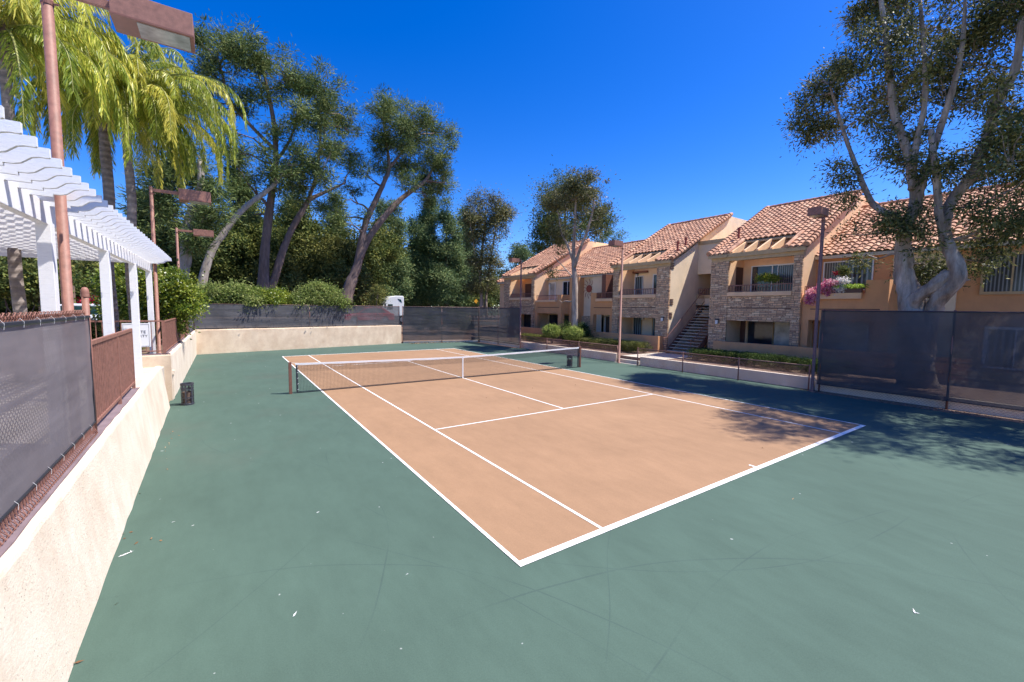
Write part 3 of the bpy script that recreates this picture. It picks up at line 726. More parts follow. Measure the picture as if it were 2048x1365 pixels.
# ================================================================== APARTMENT BUILDING
AB = thing('apartment_building', 'two storey orange and tan stucco apartment building with tiled roofs and stone columns', 'building', (21, 12, .36))
GZ = .34
def zroof(x, xe=20.0, ze=5.93): return ze+(x-xe)*SL
def roof(y0, y1, xe, ze, xr, cut=None, cut2=None):
    """heightfield of barrel tiles rising towards +x from the eave xe,ze to the ridge xr"""
    du = TU/8; n0, n1 = math.ceil(y0/du), math.floor(y1/du); us = [y0]+[k*du for k in range(n0, n1+1)]+[y1]
    rx = TV*CT; k0, k1 = math.ceil((xe+.02)/rx), math.floor(xr/rx); xs = [xe]+[k*rx for k in range(k0, k1+1)]+[xr]
    rows = []
    jit = {}
    for a, b in zip(xs[:-1], xs[1:]):
        if b-a < .01: continue
        frac_a = (a/rx) % 1 if a == xe else 0.
        rows.append((a, .055*(1-frac_a))); rows.append((b-.001, .004))
    vs = []; 
    for (x, lift) in rows:
        for u in us:
            f = (u/TU) % 1; prof_ = .036*(1-math.cos(2*PI*f))*(1+.0*f)
            prof_ = .072*abs(math.sin(PI*f))**.8
            key = (int(u//TU), int(x//rx)); j = jit.setdefault(key, rng.normal()*.006)
            vs.append((x-lift*.3, u, ze+(x-xe)*SL+lift+prof_+j))
    nu = len(us); fs = []
    for i in range(len(rows)-1):
        xm = (rows[i][0]+rows[i+1][0])/2
        for j in range(nu-1):
            um = (us[j]+us[j+1])/2
            if cut and cut[0] < um < cut[1] and xm < cut[2]: continue
            fs.append((i*nu+j, (i+1)*nu+j, (i+1)*nu+j+1, i*nu+j+1))
    m = MB(); m.add(vs, fs)
    # butt faces at the eave
    o = build('roof', m, 'tile', AB)
    th = .10
    d = MB()
    spans = [(y0, y1, xe)] if not cut else [(y0, cut[0], xe), (cut[1], y1, xe), (cut[0], cut[1], cut[2])]
    for a, b, xx in spans:
        zz = ze+(xx-xe)*SL; d.prism([(xx+.03, zz-.005), (xr, ze+(xr-xe)*SL-.005), (xr, ze+(xr-xe)*SL-th-.05), (xx+.03, zz-th)], a+.01, b-.01, 'y')
    build('roof_deck', d, 'trim', AB)
    for a, b, xx in spans:
        if xx == xe: build('gutter', MB().box(xx-.05, xx+.03, a, b, ze-.15, ze-.01), 'gutter' if xe > 21 else 'trim', AB)
    # ridge tiles
    rg = MB(); y = y0
    while y < y1:
        rg.path([(xr+.02, y, ze+(xr-xe)*SL+.05), (xr+.02, min(y+.40, y1), ze+(xr-xe)*SL+.05)], [.13, .105], 10); y += .37
    build('ridge_tiles', rg, 'tile', AB)
    return o
def rake(y, xe, ze, xr):
    m = MB(); L = (xr-xe)/CT; k = int(L/.30)
    for i in range(k):
        a, b = xe+i*L/k*CT, xe+(i+1.08)*L/k*CT
        m.path([(a-.02, y, ze+(a-xe)*SL+.095), (b, y, ze+(b-xe)*SL+.065)], [.15, .115], 10)
    build('rake_tiles', m, 'tile', AB)
    build('rake_board', MB().prism([(xe+.02, ze-.06), (xr, ze+(xr-xe)*SL-.06), (xr, ze+(xr-xe)*SL+.02), (xe+.02, ze+.02)], y-.015, y+.015, 'y'), 'trim', AB)
def window(x, y0, y1, z0, z1, glass='glass', mull=1, fr=.055, mat='white', axis='x'):
    """window set in a wall whose face is at x, looking towards -x"""
    o = build('window', MB().box(x-.02, x+.02, y0, y1, z0, z1), glass, AB)
    m = MB().box(x-.055, x-.021, y0-fr, y0, z0-fr, z1+fr).box(x-.055, x-.021, y1, y1+fr, z0-fr, z1+fr).box(x-.055, x-.021, y0, y1, z1, z1+fr).box(x-.055, x-.021, y0, y1, z0-fr, z0)
    for i in range(mull):
        yc = y0+(y1-y0)*(i+1)/(mull+1); m.box(x-.05, x-.021, yc-.025, yc+.025, z0, z1)
    build('frame', m, mat, o); return o
def wall_lamp(x, y, z, lit=False):
    o = build('wall_lamp', MB().box(x-.02, x, y-.07, y+.07, z-.09, z+.12).prism([(x-.19, z+.10), (x-.02, z+.17), (x-.02, z+.10)], y-.11, y+.11, 'y'), 'dark_metal', AB)
    build('lamp_glass', MB().cyl(x-.10, y, z-.11, z+.10, .075, 10), 'white' if not lit else M_LIT, o)
km = N('lit porch lamp'); km.b.inputs['Emission Color'].default_value = (1, .6, .2, 1); km.b.inputs['Emission Strength'].default_value = 4; M_LIT = km.m
def railing(a, b, z0, z1, step=.13, mat='fence_brown', parent=None):
    a, b = np.array(a, float), np.array(b, float); L = np.linalg.norm(b-a); n = max(2, int(L/step)); m = MB()
    m.path([(*a, z1), (*b, z1)], .032, 4).path([(*a, z0), (*b, z0)], .024, 4)
    for i in range(n+1): q = a+(b-a)*i/n; m.path([(*q, z0), (*q, z1)], .017, 4)
    return build('railing', m, mat, parent or AB)

def block(y0, y1, wide_left, side_mat, low='patio', wm='orange_light'):
    """gabled block with stone piers; y0 is its near (right) end. wide_left: the 1 m pier stands at y1"""
    wl, wr = (.98, .36) if wide_left else (.5, .92)
    a, b = y0+wr, y1-wl     # opening
    # stone piers and bands
    build('stone_pier', MB().box(19.96, 20.06, y0-.015, a, GZ, 5.62), 'stone', AB)
    build('stone_pier', MB().box(19.96, 20.06, b, y1+.015, GZ, 5.62), 'stone', AB)
    build('stone_band', MB().box(20.0, 20.3, a, b, 3.12, 3.72), 'stone', AB)
    build('stone_band', MB().box(20.0, 20.3, a, b, 2.42, 3.07), 'stone', AB)
    build('groove_trim', MB().box(20.03, 20.28, a, b, 3.07, 3.12), 'dark_brown', AB)
    build('sill', MB().box(19.90, 20.40, a+.014, b-.014, 3.72, 3.93), 'orange_light', AB, bevel=.01)
    # head beams
    build('head_beam', MB().box(19.90, 20.20, y0-.06, y1+.06, 5.80, 6.02), 'trim', AB, bevel=.01)
    build('head_beam', MB().box(19.98, 20.24, y0-.02, y1+.02, 5.62, 5.80), 'trim', AB)
    # side walls of the balcony
    side = [(20.06, GZ), (21.6, GZ), (21.6, 6.60), (20.06, 5.80)]
    build('side_wall', MB().prism(side, y0, y0+wr-.012, 'y'), side_mat, AB)
    build('side_wall', MB().prism(side, b+.012, y1, 'y'), 'orange_light', AB)
    # body
    body = [(21.6, GZ), (33, GZ), (33, 9.42), (26.4, 9.47), (26.3, 9.36), (21.6, 6.60)]
    build('wall', MB().prism(body, y0+.003, y1-.003, 'y'), side_mat, AB)
    build('balcony_wall', MB().box(21.57, 21.597, a-.03, b+.03, GZ, 6.2), wm, AB)
    build('balcony_floor', MB().box(20.3, 21.57, a, b, 3.12, 3.32), 'trim', AB)
    build('ceiling', MB().box(21.0, 21.57, a, b, 6.0, 6.06), 'orange_light', AB)
    railing((20.12, a+.02), (20.12, b-.02), 3.98, 4.30)
    # roof with the open trellis over the balcony
    c0, c1 = a+.35, b+.05 if wide_left else b+.1
    if not wide_left: c0 = a+.05
    roof(y0-.15, y1+.15, 19.86, 5.96, 26.35, (c0, c1, 21.4))
    rake(y0-.15, 19.9, 5.98, 26.35); rake(y1+.15, 19.9, 5.98, 26.35)
    for i in range(5):
        y = c0+(c1-c0)*(i+.1)/4.3
        build('trellis_rafter', MB().prism([(20.02, 6.02), (20.55, 6.02), (21.55, 6.50), (21.55, 6.84), (20.02, 6.12)], y-.05, y+.05, 'y'), 'orange_light', AB)
    for yy in (c0-.06, c1+.06): pass
    build('roof_edge_tiles', MB().path([(19.9, c0, 6.07), (21.4, c0, 6.07+1.5*SL)], [.11, .10], 10).path([(19.9, c1, 6.07), (21.4, c1, 6.07+1.5*SL)], [.11, .10], 10), 'tile', AB)
    return a, b

# ---- block C (nearest, orange side), B (middle, tan side), A (farthest)
aC, bC = block(5.27, 9.78, True, 'orange_light')
aB, bB = block(12.47, 17.0, False, 'tan', wm='tan')
aA, bA = block(26.2, 31.0, True, 'orange_light', wm='orange')
# C openings
build('door', MB().box(20.75, 21.45, bC-.012, bC+.028, 3.32, 5.35), 'dark_brown', AB)
window(21.56, 6.25, 8.32, 3.75, 5.36, 'glass', 1); window(21.53, 5.72, 6.98, 3.75, 5.34, 'glass_blind', 0, .03)
build('door', MB().box(21.50, 21.56, 8.55, 9.2, .4, 2.42), 'dark_brown', AB)
window(21.56, 7.09, 8.38, 1.0, 2.38, 'glass', 0, .05, 'trim'); window(21.56, 5.75, 7.02, 1.0, 2.38, 'glass_pale', 0, .05, 'trim')
# B openings
window(21.56, 15.72, 16.35, 3.4, 5.26, 'glass_curtain', 0); window(21.56, 13.5, 14.8, 3.45, 5.3, 'glass', 0, .08)
build('door_head', MB().box(21.35, 21.56, 15.3, 16.5, 5.50, 5.62), 'brown', AB)
window(21.56, 15.7, 16.4, .6, 2.4, 'glass_curtain', 0, .03, 'trim'); window(21.56, 13.5, 14.75, .6, 2.38, 'glass_curtain', 0, .05, 'trim')
# A openings
build('door', MB().box(21.50, 21.56, 28.7, 29.6, 3.32, 5.3), 'dark_brown', AB)
window(21.56, 26.9, 28.0, 3.4, 5.2, 'glass', 0, .07)
window(21.56, 26.8, 29.7, .6, 2.4, 'glass', 1, .05, 'dark_brown')
for (px, py, x, lit) in ((1275, 552, 21.56, 0), (1287, 637, 21.56, 0), (1326, 639, 19.95, 0), (1435, 644, 19.95, 0), (1047, 554, 21.5, 1)):
    p = atx(px, py, x); wall_lamp(x, p[1], p[2], lit)

# ---- stair well between B and C
build('stair_wall', MB().box(22.9, 23.1, 9.78, 12.47, 5.28, 7.15), 'tan', AB)
build('stair_wall', MB().box(22.9, 23.1, 9.78, 12.47, 2.55, 3.72), 'tan', AB)
build('band', MB().box(22.84, 23.12, 9.79, 12.46, 7.15, 7.38), 'trim', AB)
build('band', MB().box(22.86, 23.12, 9.79, 12.46, 3.72, 3.93), 'trim', AB)
build('groove_trim', MB().box(22.87, 22.9, 9.79, 12.46, 3.0, 3.06), 'dark_brown', AB)
build('landing_wall', MB().box(24.9, 25.1, 9.78, 12.47, GZ, 7.3), 'orange_light', AB)
build('landing_floor', MB().box(22.9, 24.9, 9.79, 12.46, 3.1, 3.3), 'step', AB)
build('upper_roof_slab', MB().box(22.95, 33, 9.79, 12.46, 7.2, 7.3), 'trim', AB)
railing((23.0, 9.85), (23.0, 12.4), 3.98, 4.32)
m = MB(); ns = 17; x0s, x1s = 19.15, 22.9
for i in range(ns):
    xa = x0s+(x1s-x0s)*i/ns; z = GZ+.06+(3.30-GZ-.06)*(i+1)/ns
    m.box(xa-.02, xa+(x1s-x0s)/ns+.03, 10.15, 11.85, z-.055, z)
stt = build('staircase', m, 'step', AB)
for y in (10.1, 11.9):
    build('stringer', MB().prism([(x0s-.05, GZ), (x0s+.25, GZ), (x1s, 3.05), (x1s, 3.33), (x0s-.05, GZ+.22)], y-.03, y+.03, 'y'), 'brown', stt)
    m = MB(); sl2 = (3.3-GZ)/(x1s-x0s)
    zr = lambda x: GZ+.1+(x-x0s)*sl2
    m.path([(x0s-.35, y, GZ+.55), (x0s-.35, y, GZ+.95), (x0s-.02, y, GZ+.98), (x1s, y, zr(x1s)+.95)], .024, 6)
    m.path([(x0s-.35, y, GZ+.55), (x0s, y, GZ+.55)], .018, 6)
    m.path([(x0s, y, zr(x0s)+.12), (x1s, y, zr(x1s)+.12)], .016, 6)
    k = 30
    for i in range(k+1):
        x = x0s+(x1s-x0s)*i/k; m.path([(x, y, zr(x)+.12), (x, y, zr(x)+.93)], .011, 4)
    build('handrail', m, 'brown', stt)
for (px, py) in ((1342, 532), (1340, 604), (1338, 631)):
    p = aty(px, py, 12.46)+np.array([.14, 0, 0]); m = MB()
    for j in range(4): m.box(p[0]-.17, p[0]+.17, 12.435, 12.466, p[2]-.17+j*.10, p[2]-.13+j*.10)
    build('louvre_vent', m, 'dark_brown', AB)

# ---- recessed runs beside the blocks
def run(y0, y1, mat, x=21.6, xe=21.3, ze=5.62, top=9.3):
    xr = xe+(8.75-ze)/SL
    build('wall', MB().prism([(x, GZ), (33, GZ), (33, 8.5), (xr, 8.55), (x, zroof(x, xe, ze)-.12)], y0, y1, 'y'), mat, AB)
    roof(y0+.01 if y0 > 15 else y0, y1-.01, xe, ze, xr)
run(17.0, 26.2, 'tan'); run(31.0, 34.3, 'orange_light')
run(-9, 5.27, 'orange')
rake(34.35, 21.3, 5.62, 27.0)
window(21.58, 32.0, 33.0, 3.3, 5.1, 'glass_curtain', 0, .07)
build('tan_recess', MB().box(21.50, 21.598, .35, 2.35, GZ, 5.55), 'tan', AB)
# balconies: solid orange parapet boxes on posts
def balcony(y0, y1, xf, zt, ledge=None, post_side=0):
    bz = 2.55
    build('parapet', MB().box(xf, xf+.16, y0, y1, bz, zt).box(xf+.16, 21.59, y0, y0+.16, bz, zt).box(xf+.16, 21.59, y1-.16, y1, bz, zt), 'orange', AB)
    build('balcony_floor', MB().box(xf+.17, 21.58, y0+.17, y1-.17, bz+.5, bz+.7), 'trim', AB)
    build('groove_trim', MB().box(xf-.012, xf-.002, y0+.25, y1-.35, 3.04, 3.085), 'dark_brown', AB)
    build('post', MB().box(xf+.003, xf+.35, y0+.003, y0+.4, GZ, bz), 'orange', AB)
    build('post', MB().box(xf+.003, xf+.35, y1-.3, y1-.003, GZ, bz), 'orange', AB)
balcony(17.02, 19.35, 20.15, 3.72); balcony(22.7, 26.18, 20.15, 3.66); balcony(2.08, 5.24, 20.15, 3.72)
# raised parapet shoulders
build('parapet', MB().box(20.15, 20.312, 18.78, 19.352, 3.722, 4.16).box(20.312, 21.59, 19.19, 19.352, 3.722, 4.16), 'orange', AB)
build('parapet', MB().box(20.15, 20.312, 22.698, 23.2, 3.662, 4.1).box(20.312, 21.59, 22.698, 22.86, 3.662, 4.1), 'orange', AB)
build('parapet', MB().box(20.15, 20.312, 2.078, 2.86, 3.722, 4.32).box(20.312, 21.59, 2.078, 2.24, 3.722, 4.32), 'orange', AB)
railing((20.23, 17.1), (20.23, 18.75), 3.8, 4.15); railing((20.23, 23.25), (20.23, 26.1), 3.75, 4.08); railing((20.23, 2.9), (20.23, 5.2), 3.78, 4.12)
build('planter_ledge', MB().box(19.98, 20.149, 2.95, 5.1, 3.52, 3.78), 'orange_light', AB, bevel=.01)
build('planter_ledge', MB().box(19.99, 20.149, 17.1, 18.72, 3.52, 3.73), 'orange_light', AB, bevel=.01)
build('planter_ledge', MB().box(19.99, 20.149, 23.3, 26.0, 3.50, 3.67), 'orange_light', AB, bevel=.01)
build('side_post', MB().box(21.35, 21.595, 19.36, 20.4, GZ, 5.5), 'tan', AB)
build('side_post', MB().box(20.5, 21.595, 18.2, 18.6, 3.7, 5.5), 'brown', AB)
build('side_post', MB().box(21.0, 21.598, 21.6, 22.69, GZ, 5.5), 'orange', AB)
build('stone_base', MB().box(21.40, 21.597, 19.36, 21.59, GZ, 2.4), 'stone', AB)
window(21.58, 23.0, 24.1, 3.95, 5.25, 'glass', 1, .06); window(21.58, 25.2, 25.9, 3.4, 5.2, 'glass_pale', 0, .07)
window(21.58, 17.4, 18.0, 3.4, 5.2, 'glass_pale', 0, .07)
window(21.58, 17.3, 19.1, .7, 2.4, 'glass', 1, .05); window(21.58, 23.2, 25.9, .7, 2.4, 'glass', 1, .05, 'trim')
window(21.585, 21.9, 22.5, .6, 2.1, 'glass', 0, .07)
# D balcony window and E window, ground floor windows seen through the dark screen
window(21.58, 3.08, 3.98, 4.0, 5.32, 'glass_curtain', 0, .05); window(21.58, 4.02, 4.92, 3.6, 5.3, 'glass_blind', 0, .05)
window(21.57, -1.75, -.38, 3.78, 5.13, 'glass_blind', 1, .11, 'trim'); window(21.57, 3.1, 4.9, 1.0, 2.45, 'glass_pale', 1, .05)
window(21.58, -2.0, -.6, .95, 2.35, 'glass_curtain', 1, .10)
for (px, py, x) in ((1630, 525, 21.58), (1621, 650, 21.58), (1101, 571, 21.58)):
    p = atx(px, py, x); wall_lamp(x, p[1], p[2])
for (px, py, z) in ((1355, 495, 0), (1371, 487, 0), (1477, 470, 0)):
    for _ in (0,):
        d = ray(px, py+8); k = None
        for s in np.linspace(15, 45, 600):
            q = CAM+d*s/np.linalg.norm(d)
            if q[0] > 20 and q[2] < zroof(q[0], 19.9, 6.0)+.03: k = q; break
        if k is not None:
            build('vent_pipe', MB().cyl(k[0], k[1], k[2]-.1, k[2]+.55, .06, 10).cyl(k[0], k[1], k[2]+.5, k[2]+.62, .085, 10), 'pipe_red', AB, smooth=False)
# sun ornament on the tan wall
p = atx(1178, 578, 21.55)
t = thing('sun_ornament', 'rusty metal sun ornament on the tan wall beside the pale tree trunk', 'wall ornament', (21.57, p[1], p[2]))
build('disc', MB().path([(21.53, p[1], p[2]), (21.57, p[1], p[2])], [.30, .30], 20), 'pipe_red', t)
m = MB()
for k in range(12):
    a = k*PI/6+.13
    m.path([(21.54, p[1]+math.cos(a+.12*math.sin(q*5))*(.36+q*.42), p[2]+math.sin(a+.12*math.sin(q*5))*(.36+q*.42)) for q in (0, .25, .5, .75, 1)], .018, 4)
build('rays', m, 'pipe_red', t)

# ---- patio walls
def patio(label, y0, y1, zt, x=19.4):
    o = build('patio_wall', MB().box(x, x+.2, y0, y1, GZ-.05, zt).box(x+.2, 19.95, y0, y0+.2, GZ-.05, zt).box(x+.2, 19.95, y1-.2, y1, GZ-.05, zt), 'orange', bevel=.008)
    tag(o, label, 'wall', 'low orange patio walls')
patio('low orange patio wall in front of the nearest stone block by the hedge', -.5, 9.15, 1.30)
patio('low orange patio wall in front of the middle stone block left of the stairs', 12.7, 19.3, 1.33)
patio('low orange patio wall in front of the farthest stone block', 22.9, 31, 1.30)

# ================================================================== VEGETATION BY THE BUILDING
def hedge(label, x0, x1, y0, y1, z0, z1, mat='hedge', top=None, n=260):
    t = thing('hedge', label, 'hedge', ((x0+x1)/2, (y0+y1)/2, z0), 'clipped hedges by the patio walls')
    k = n; c = np.stack([rng.uniform(x0, x1, k), rng.uniform(y0, y1, k), z0+(z1-z0)*rng.random(k)**.5], 1)
    per = 60; P = np.repeat(c, per, 0)+rng.normal(size=(k*per, 3))*.09
    P[:, 2] = np.minimum(P[:, 2], z1+rng.normal(0, .03, k*per)); D = rand_dir(k*per); D[:, 2] += .5
    leaf_mesh('foliage', P, D, .07, .035, np.repeat(rng.uniform(.1, .8, k), per)+rng.normal(0, .2, k*per), mat, t)
    m = MB()
    for _ in range(int((y1-y0)*5)):
        x, y = rng.uniform(x0, x1), rng.uniform(y0, y1); m.path(wiggle((x, y, z0-.02), (x+rng.normal()*.1, y+rng.normal()*.1, z1-.1), 4, .05), [.012, .01, .008, .005], 4, cap=False)
    build('stems', m, 'bark', t); return t
hedge('dark green hedge below the nearest orange patio wall, right of the stairs', 17.2, 18.3, 2.6, 9.3, .36, .92, n=420)
hedge('green hedge with pale tips below the middle patio wall, left of the stairs', 17.2, 18.3, 12.4, 18.2, .36, .98, 'olive', n=420)
hedge('small bright hedge below the farthest patio wall by the far lamp post', 17.3, 18.0, 21.3, 24.6, .36, .86, 'olive', n=200)
def topiary(label, px, x, rw, rh, zc):
    p = atx(px, 660, x); t = thing('clipped_shrub', label, 'shrub', (x, p[1], .36), 'rounded clipped shrubs')
    m = MB(); c = np.array([x, p[1], zc])
    for k in range(5):
        a = k*1.3; m.path(wiggle((x+.05*math.cos(a), p[1]+.05*math.sin(a), .34), c+np.array([math.cos(a)*rw*.5, math.sin(a)*rw*.5, -.05]), 5, .06), [.03, .028, .025, .02, .012], 6)
    build('stem', m, 'bark', t)
    foliage([(c, (rw, rw, rh))], 260, 60, .16, .07, .04, 'topiary', t, shell=.82, flat=.8)
topiary('rounded bright green clipped shrub left of the pale tree trunk', 1104, 17.6, .54, .36, 1.28)
topiary('rounded bright green clipped shrub just in front of the pale tree trunk', 1147, 17.2, .54, .36, 1.26)
t = thing('shrub', 'dark leafy bush behind the two rounded clipped shrubs', 'shrub', (18.6, 19.8, .36))
foliage([((18.8, 19.6, 1.1), (.6, 1.5, .75))], 160, 60, .3, .11, .05, 'hedge', t)

# big paperbark tree at right
def tree(name, label, cat, base, trunks, radii, blobs, bark, mat, nc, per, cr, L, Wd, droop=0, flat=.7, twig=.35, tr=.07, group=None, shell=.45, sm=4, nseg=12, soft=.35, void=-.12):
    t = thing(name, label, cat, tuple(base), group)
    m = MB(); T = []
    for tp, rr in zip(trunks, radii):
        P = smooth_path(tp, sm); k = len(P); rad = np.interp(np.linspace(0, 1, k), np.linspace(0, 1, len(rr)), rr)*(1+rng.normal(size=k)*.04)
        m.path(P, list(rad), nseg, cap=True, lobe=.10 if bark == 'paperbark' else .04); T.append(P)
    c = foliage(blobs, nc, per, cr, L, Wd, mat, t, droop=droop, flat=flat, shell=shell, soft=soft, void=void)
    lim = [b[0] for b in blobs]
    T2 = limbs(m, T, lim, tr*1.6, 7)
    k = int(len(c)*twig); limbs(m, [t_[1:] for t_ in T2] or T, list(c[rng.choice(len(c), k, replace=False)]) if k else [], tr*.6, 5)
    build('trunk', m, bark, t, smooth=True); return t
def blobs_x(lst, x, dx=1.2, k=1.0):
    out = []
    for (px, py, r, *e) in lst:
        xx = x+rng.uniform(-dx, dx); p = atx(px, py, xx); s = depth(p)/FPX*k; ry = (e[0] if e else r)
        out.append((p, (r*s*.85, r*s*.85, ry*s*.95)))
    return out
def blobs_y(lst, y, dy=1.5, k=1.0):
    out = []
    for (px, py, r, *e) in lst:
        yy = y+rng.uniform(-dy, dy); p = aty(px, py, yy); s = depth(p)/FPX*k; ry = (e[0] if e else r)
        out.append((p, (r*s*.95, r*s*.95, ry*s)))
    return out
def px_x(l, x): return [atx(a, b, x+(c[0] if c else 0)) for a, b, *c in l]
def px_y(l, y): return [aty(a, b, y+(c[0] if c else 0)) for a, b, *c in l]

X0 = 17.6
tr_ = [px_x([(1835, 790), (1832, 720), (1830, 660), (1826, 620), (1812, 560), (1806, 510), (1812, 460), (1830, 400), (1818, 320), (1790, 230), (1778, 140), (1770, 60), (1755, -40)], X0),
       px_x([(1840, 720), (1860, 640), (1875, 600, -.2), (1915, 555, -.4), (1900, 500, -.3), (1888, 460), (1905, 400, .2), (1945, 350, .3), (1975, 270, .2), (1995, 200), (2030, 140), (2045, 40)], X0),
       px_x([(1815, 640), (1830, 600, -.3), (1870, 570, -.4), (1900, 545, -.3)], X0),
       px_x([(1812, 500), (1800, 440), (1760, 420), (1735, 390, .2), (1700, 300, .4), (1680, 240, .4), (1660, 170, .4)], X0),
       px_x([(1830, 430), (1850, 350), (1880, 260, .2), (1905, 180), (1925, 90), (1930, 0)], X0),
       px_x([(1822, 380, -.2), (1835, 280), (1850, 200), (1848, 110), (1840, 0)], X0),
       px_x([(1890, 480), (1878, 420, -.3), (1870, 330, -.5), (1862, 260, -.4)], X0)]
rr_ = [[.58, .50, .43, .38, .29, .23, .18, .15, .13, .11, .10, .08, .06], [.30, .26, .23, .21, .18, .16, .15, .14, .13, .12, .10, .08], [.22, .20, .18, .16], [.14, .12, .10, .09, .07, .05, .04], [.12, .11, .09, .08, .06, .04], [.09, .085, .075, .06, .05], [.13, .11, .09, .07]]
bl = blobs_x([(1800, 20, 95), (1900, 60, 90), (1760, 90, 70), (1850, 130, 72), (1960, 130, 80), (2040, 60, 100), (1770, 200, 60), (1900, 220, 55), (2030, 210, 80), (1740, 20, 50), (1810, -40, 70), (1950, -40, 80), (2080, -10, 110),
              (1665, 160, 42), (1640, 200, 45), (1690, 130, 25), (1620, 250, 40), (1660, 270, 35), (1600, 160, 18), (1610, 200, 25), (1710, 380, 28, 45), (1690, 340, 32),
              (1760, 330, 40), (1720, 240, 40), (1800, 330, 45), (1870, 320, 40), (1940, 320, 60), (2020, 330, 70), (1990, 400, 55), (2050, 430, 60), (1830, 430, 35), (1780, 440, 26),
              (1710, 470, 34, 22), (1720, 520, 18), (1840, 480, 48), (1860, 530, 50), (1880, 500, 40), (1930, 470, 42), (1960, 520, 36), (1940, 560, 20), (2000, 480, 40), (1800, 270, 45), (1990, 260, 60), (2090, 300, 80)], 18.1, 1.2)
bl += [((x, y, z), (r, r, r*.8)) for x, y, z, r in ((17.5, -2.5, 13, 2), (18.5, -4, 11.5, 2.2), (16.8, -5.2, 12.5, 2), (18, -5.5, 9, 1.6), (17, -4, 15.5, 2))]
tree('paperbark_tree', 'huge leaning paperbark tree with peeling multi stemmed trunk at the right edge', 'tree', atx(1835, 790, X0), tr_, rr_, bl, 'paperbark', 'paperbark_leaf', 2900, 60, .40, .15, .046, droop=.35, flat=.8, twig=.3, tr=.04, soft=.25, void=-.06, nseg=28, sm=7)
# hanging strips of bark
# tree in front of the middle of the building
X1 = 17.9
tr_ = [px_x([(1150, 655), (1150, 600), (1149, 560), (1147, 520), (1148, 480), (1150, 440), (1152, 400), (1158, 350)], X1),
       px_x([(1149, 535), (1160, 500), (1175, 460), (1185, 425), (1190, 390)], X1), px_x([(1147, 525), (1135, 490), (1122, 465), (1118, 430)], X1), px_x([(1150, 560), (1128, 535), (1108, 515)], X1)]
rr_ = [[.24, .20, .19, .15, .11, .09, .07, .05], [.11, .10, .08, .06, .04], [.1, .08, .06, .04], [.05, .04, .02]]
bl = blobs_x([(1150, 400, 50), (1175, 370, 42), (1130, 420, 42), (1192, 410, 32), (1160, 450, 40), (1118, 455, 28), (1180, 348, 24), (1195, 440, 26), (1108, 400, 26), (1155, 360, 26), (1185, 465, 22), (1125, 478, 18), (1120, 510, 9, 16), (1105, 540, 10, 16), (1170, 460, 22), (1118, 600, 5)], X1, .7, .86)
tree('paperbark_tree', 'slender paperbark tree with pale trunk in front of the middle of the building', 'tree', atx(1150, 655, X1), tr_, rr_, bl, 'paperbark', 'redbark_leaf', 760, 70, .42, .14, .055, soft=.45, void=.02, droop=.4, tr=.05)

# ================================================================== DISTANT TREES
YB = 36
def ptree(name, label, base, trk, rr, bl, bark, mat, nc, per, cr, L, Wd, **kw):
    return tree(name, label, "tree", base, trk, rr, bl, bark, mat, nc, per, cr, L, Wd, **kw)
# double trunked pine (dark) at left centre
tr_ = [px_y([(528, 605), (527, 570), (530, 500), (538, 430), (546, 370), (552, 320), (548, 250), (535, 180), (520, 110)], YB),
       px_y([(530, 598), (548, 560), (563, 510), (583, 460), (603, 425), (620, 400), (650, 385), (690, 366)], YB),
       px_y([(540, 425), (528, 402), (515, 392)], YB), px_y([(612, 412), (630, 360), (640, 290), (640, 220)], YB), px_y([(548, 330), (580, 280), (600, 220)], YB), px_y([(550, 300), (500, 250), (460, 200), (440, 130)], YB)]
rr_ = [[.58, .46, .34, .30, .25, .2, .17, .12, .07], [.36, .32, .28, .25, .22, .18, .13, .06], [.12, .1, .07], [.15, .12, .1, .06], [.12, .1, .06], [.15, .12, .1, .06]]
bl = blobs_y([(430, 85, 34), (410, 130, 30), (465, 95, 32), (500, 95, 40), (545, 120, 38), (470, 150, 34), (520, 160, 44), (570, 160, 36), (610, 165, 38), (650, 180, 40), (630, 225, 42), (680, 215, 30), (690, 260, 34), (650, 280, 40), (590, 230, 34), (560, 260, 26), (480, 205, 26), (610, 320, 30), (640, 350, 28), (600, 370, 22), (690, 300, 26), (455, 260, 16), (520, 300, 16), (480, 300, 13), (420, 200, 24), (440, 170, 30), (400, 80, 20), (710, 240, 16), (560, 330, 14), (505, 350, 16), (470, 330, 14), (595, 400, 13), (640, 405, 12), (500, 430, 13, 10), (665, 320, 22), (700, 330, 14), (560, 420, 12, 10), (450, 300, 14), (580, 350, 12)], YB, 3)
ptree('pine_tree', 'tall dark pine with two diverging brown trunks behind the far left wall', aty(528, 605, YB), tr_, rr_, bl, 'bark', 'pine', 1700, 55, .55, .32, .055, flat=.7, twig=.22, tr=.06, shell=.2, soft=.55, void=-.03)
tr_ = [px_y([(403, 575), (410, 540), (425, 500), (445, 470), (475, 430), (505, 403), (530, 385), (555, 362), (575, 330)], YB-2)]
bl = blobs_y([(575, 330, 26), (600, 300, 24), (560, 380, 16), (540, 345, 14), (620, 335, 18), (500, 330, 12)], YB-2, 1)
ptree('pine_tree', 'pale barked pine trunk leaning right across the darker double trunked pine', aty(403, 575, YB-2), tr_, [[.30, .27, .24, .22, .2, .18, .17, .14, .08]], bl, 'bark_pale', 'pine', 150, 50, .6, .34, .055, flat=.65, twig=.5, shell=.25)
tr_ = [px_y([(366, 560), (370, 520), (374, 470), (382, 430), (395, 400), (402, 370), (400, 320)], YB-4), px_y([(385, 425), (365, 400), (340, 385)], YB-4)]
bl = blobs_y([(395, 350, 32), (350, 330, 26), (420, 380, 24), (340, 380, 30), (310, 350, 20), (370, 290, 24), (330, 420, 26), (410, 440, 26), (390, 480, 22), (430, 420, 20), (315, 400, 16)], YB-4, 1.5)
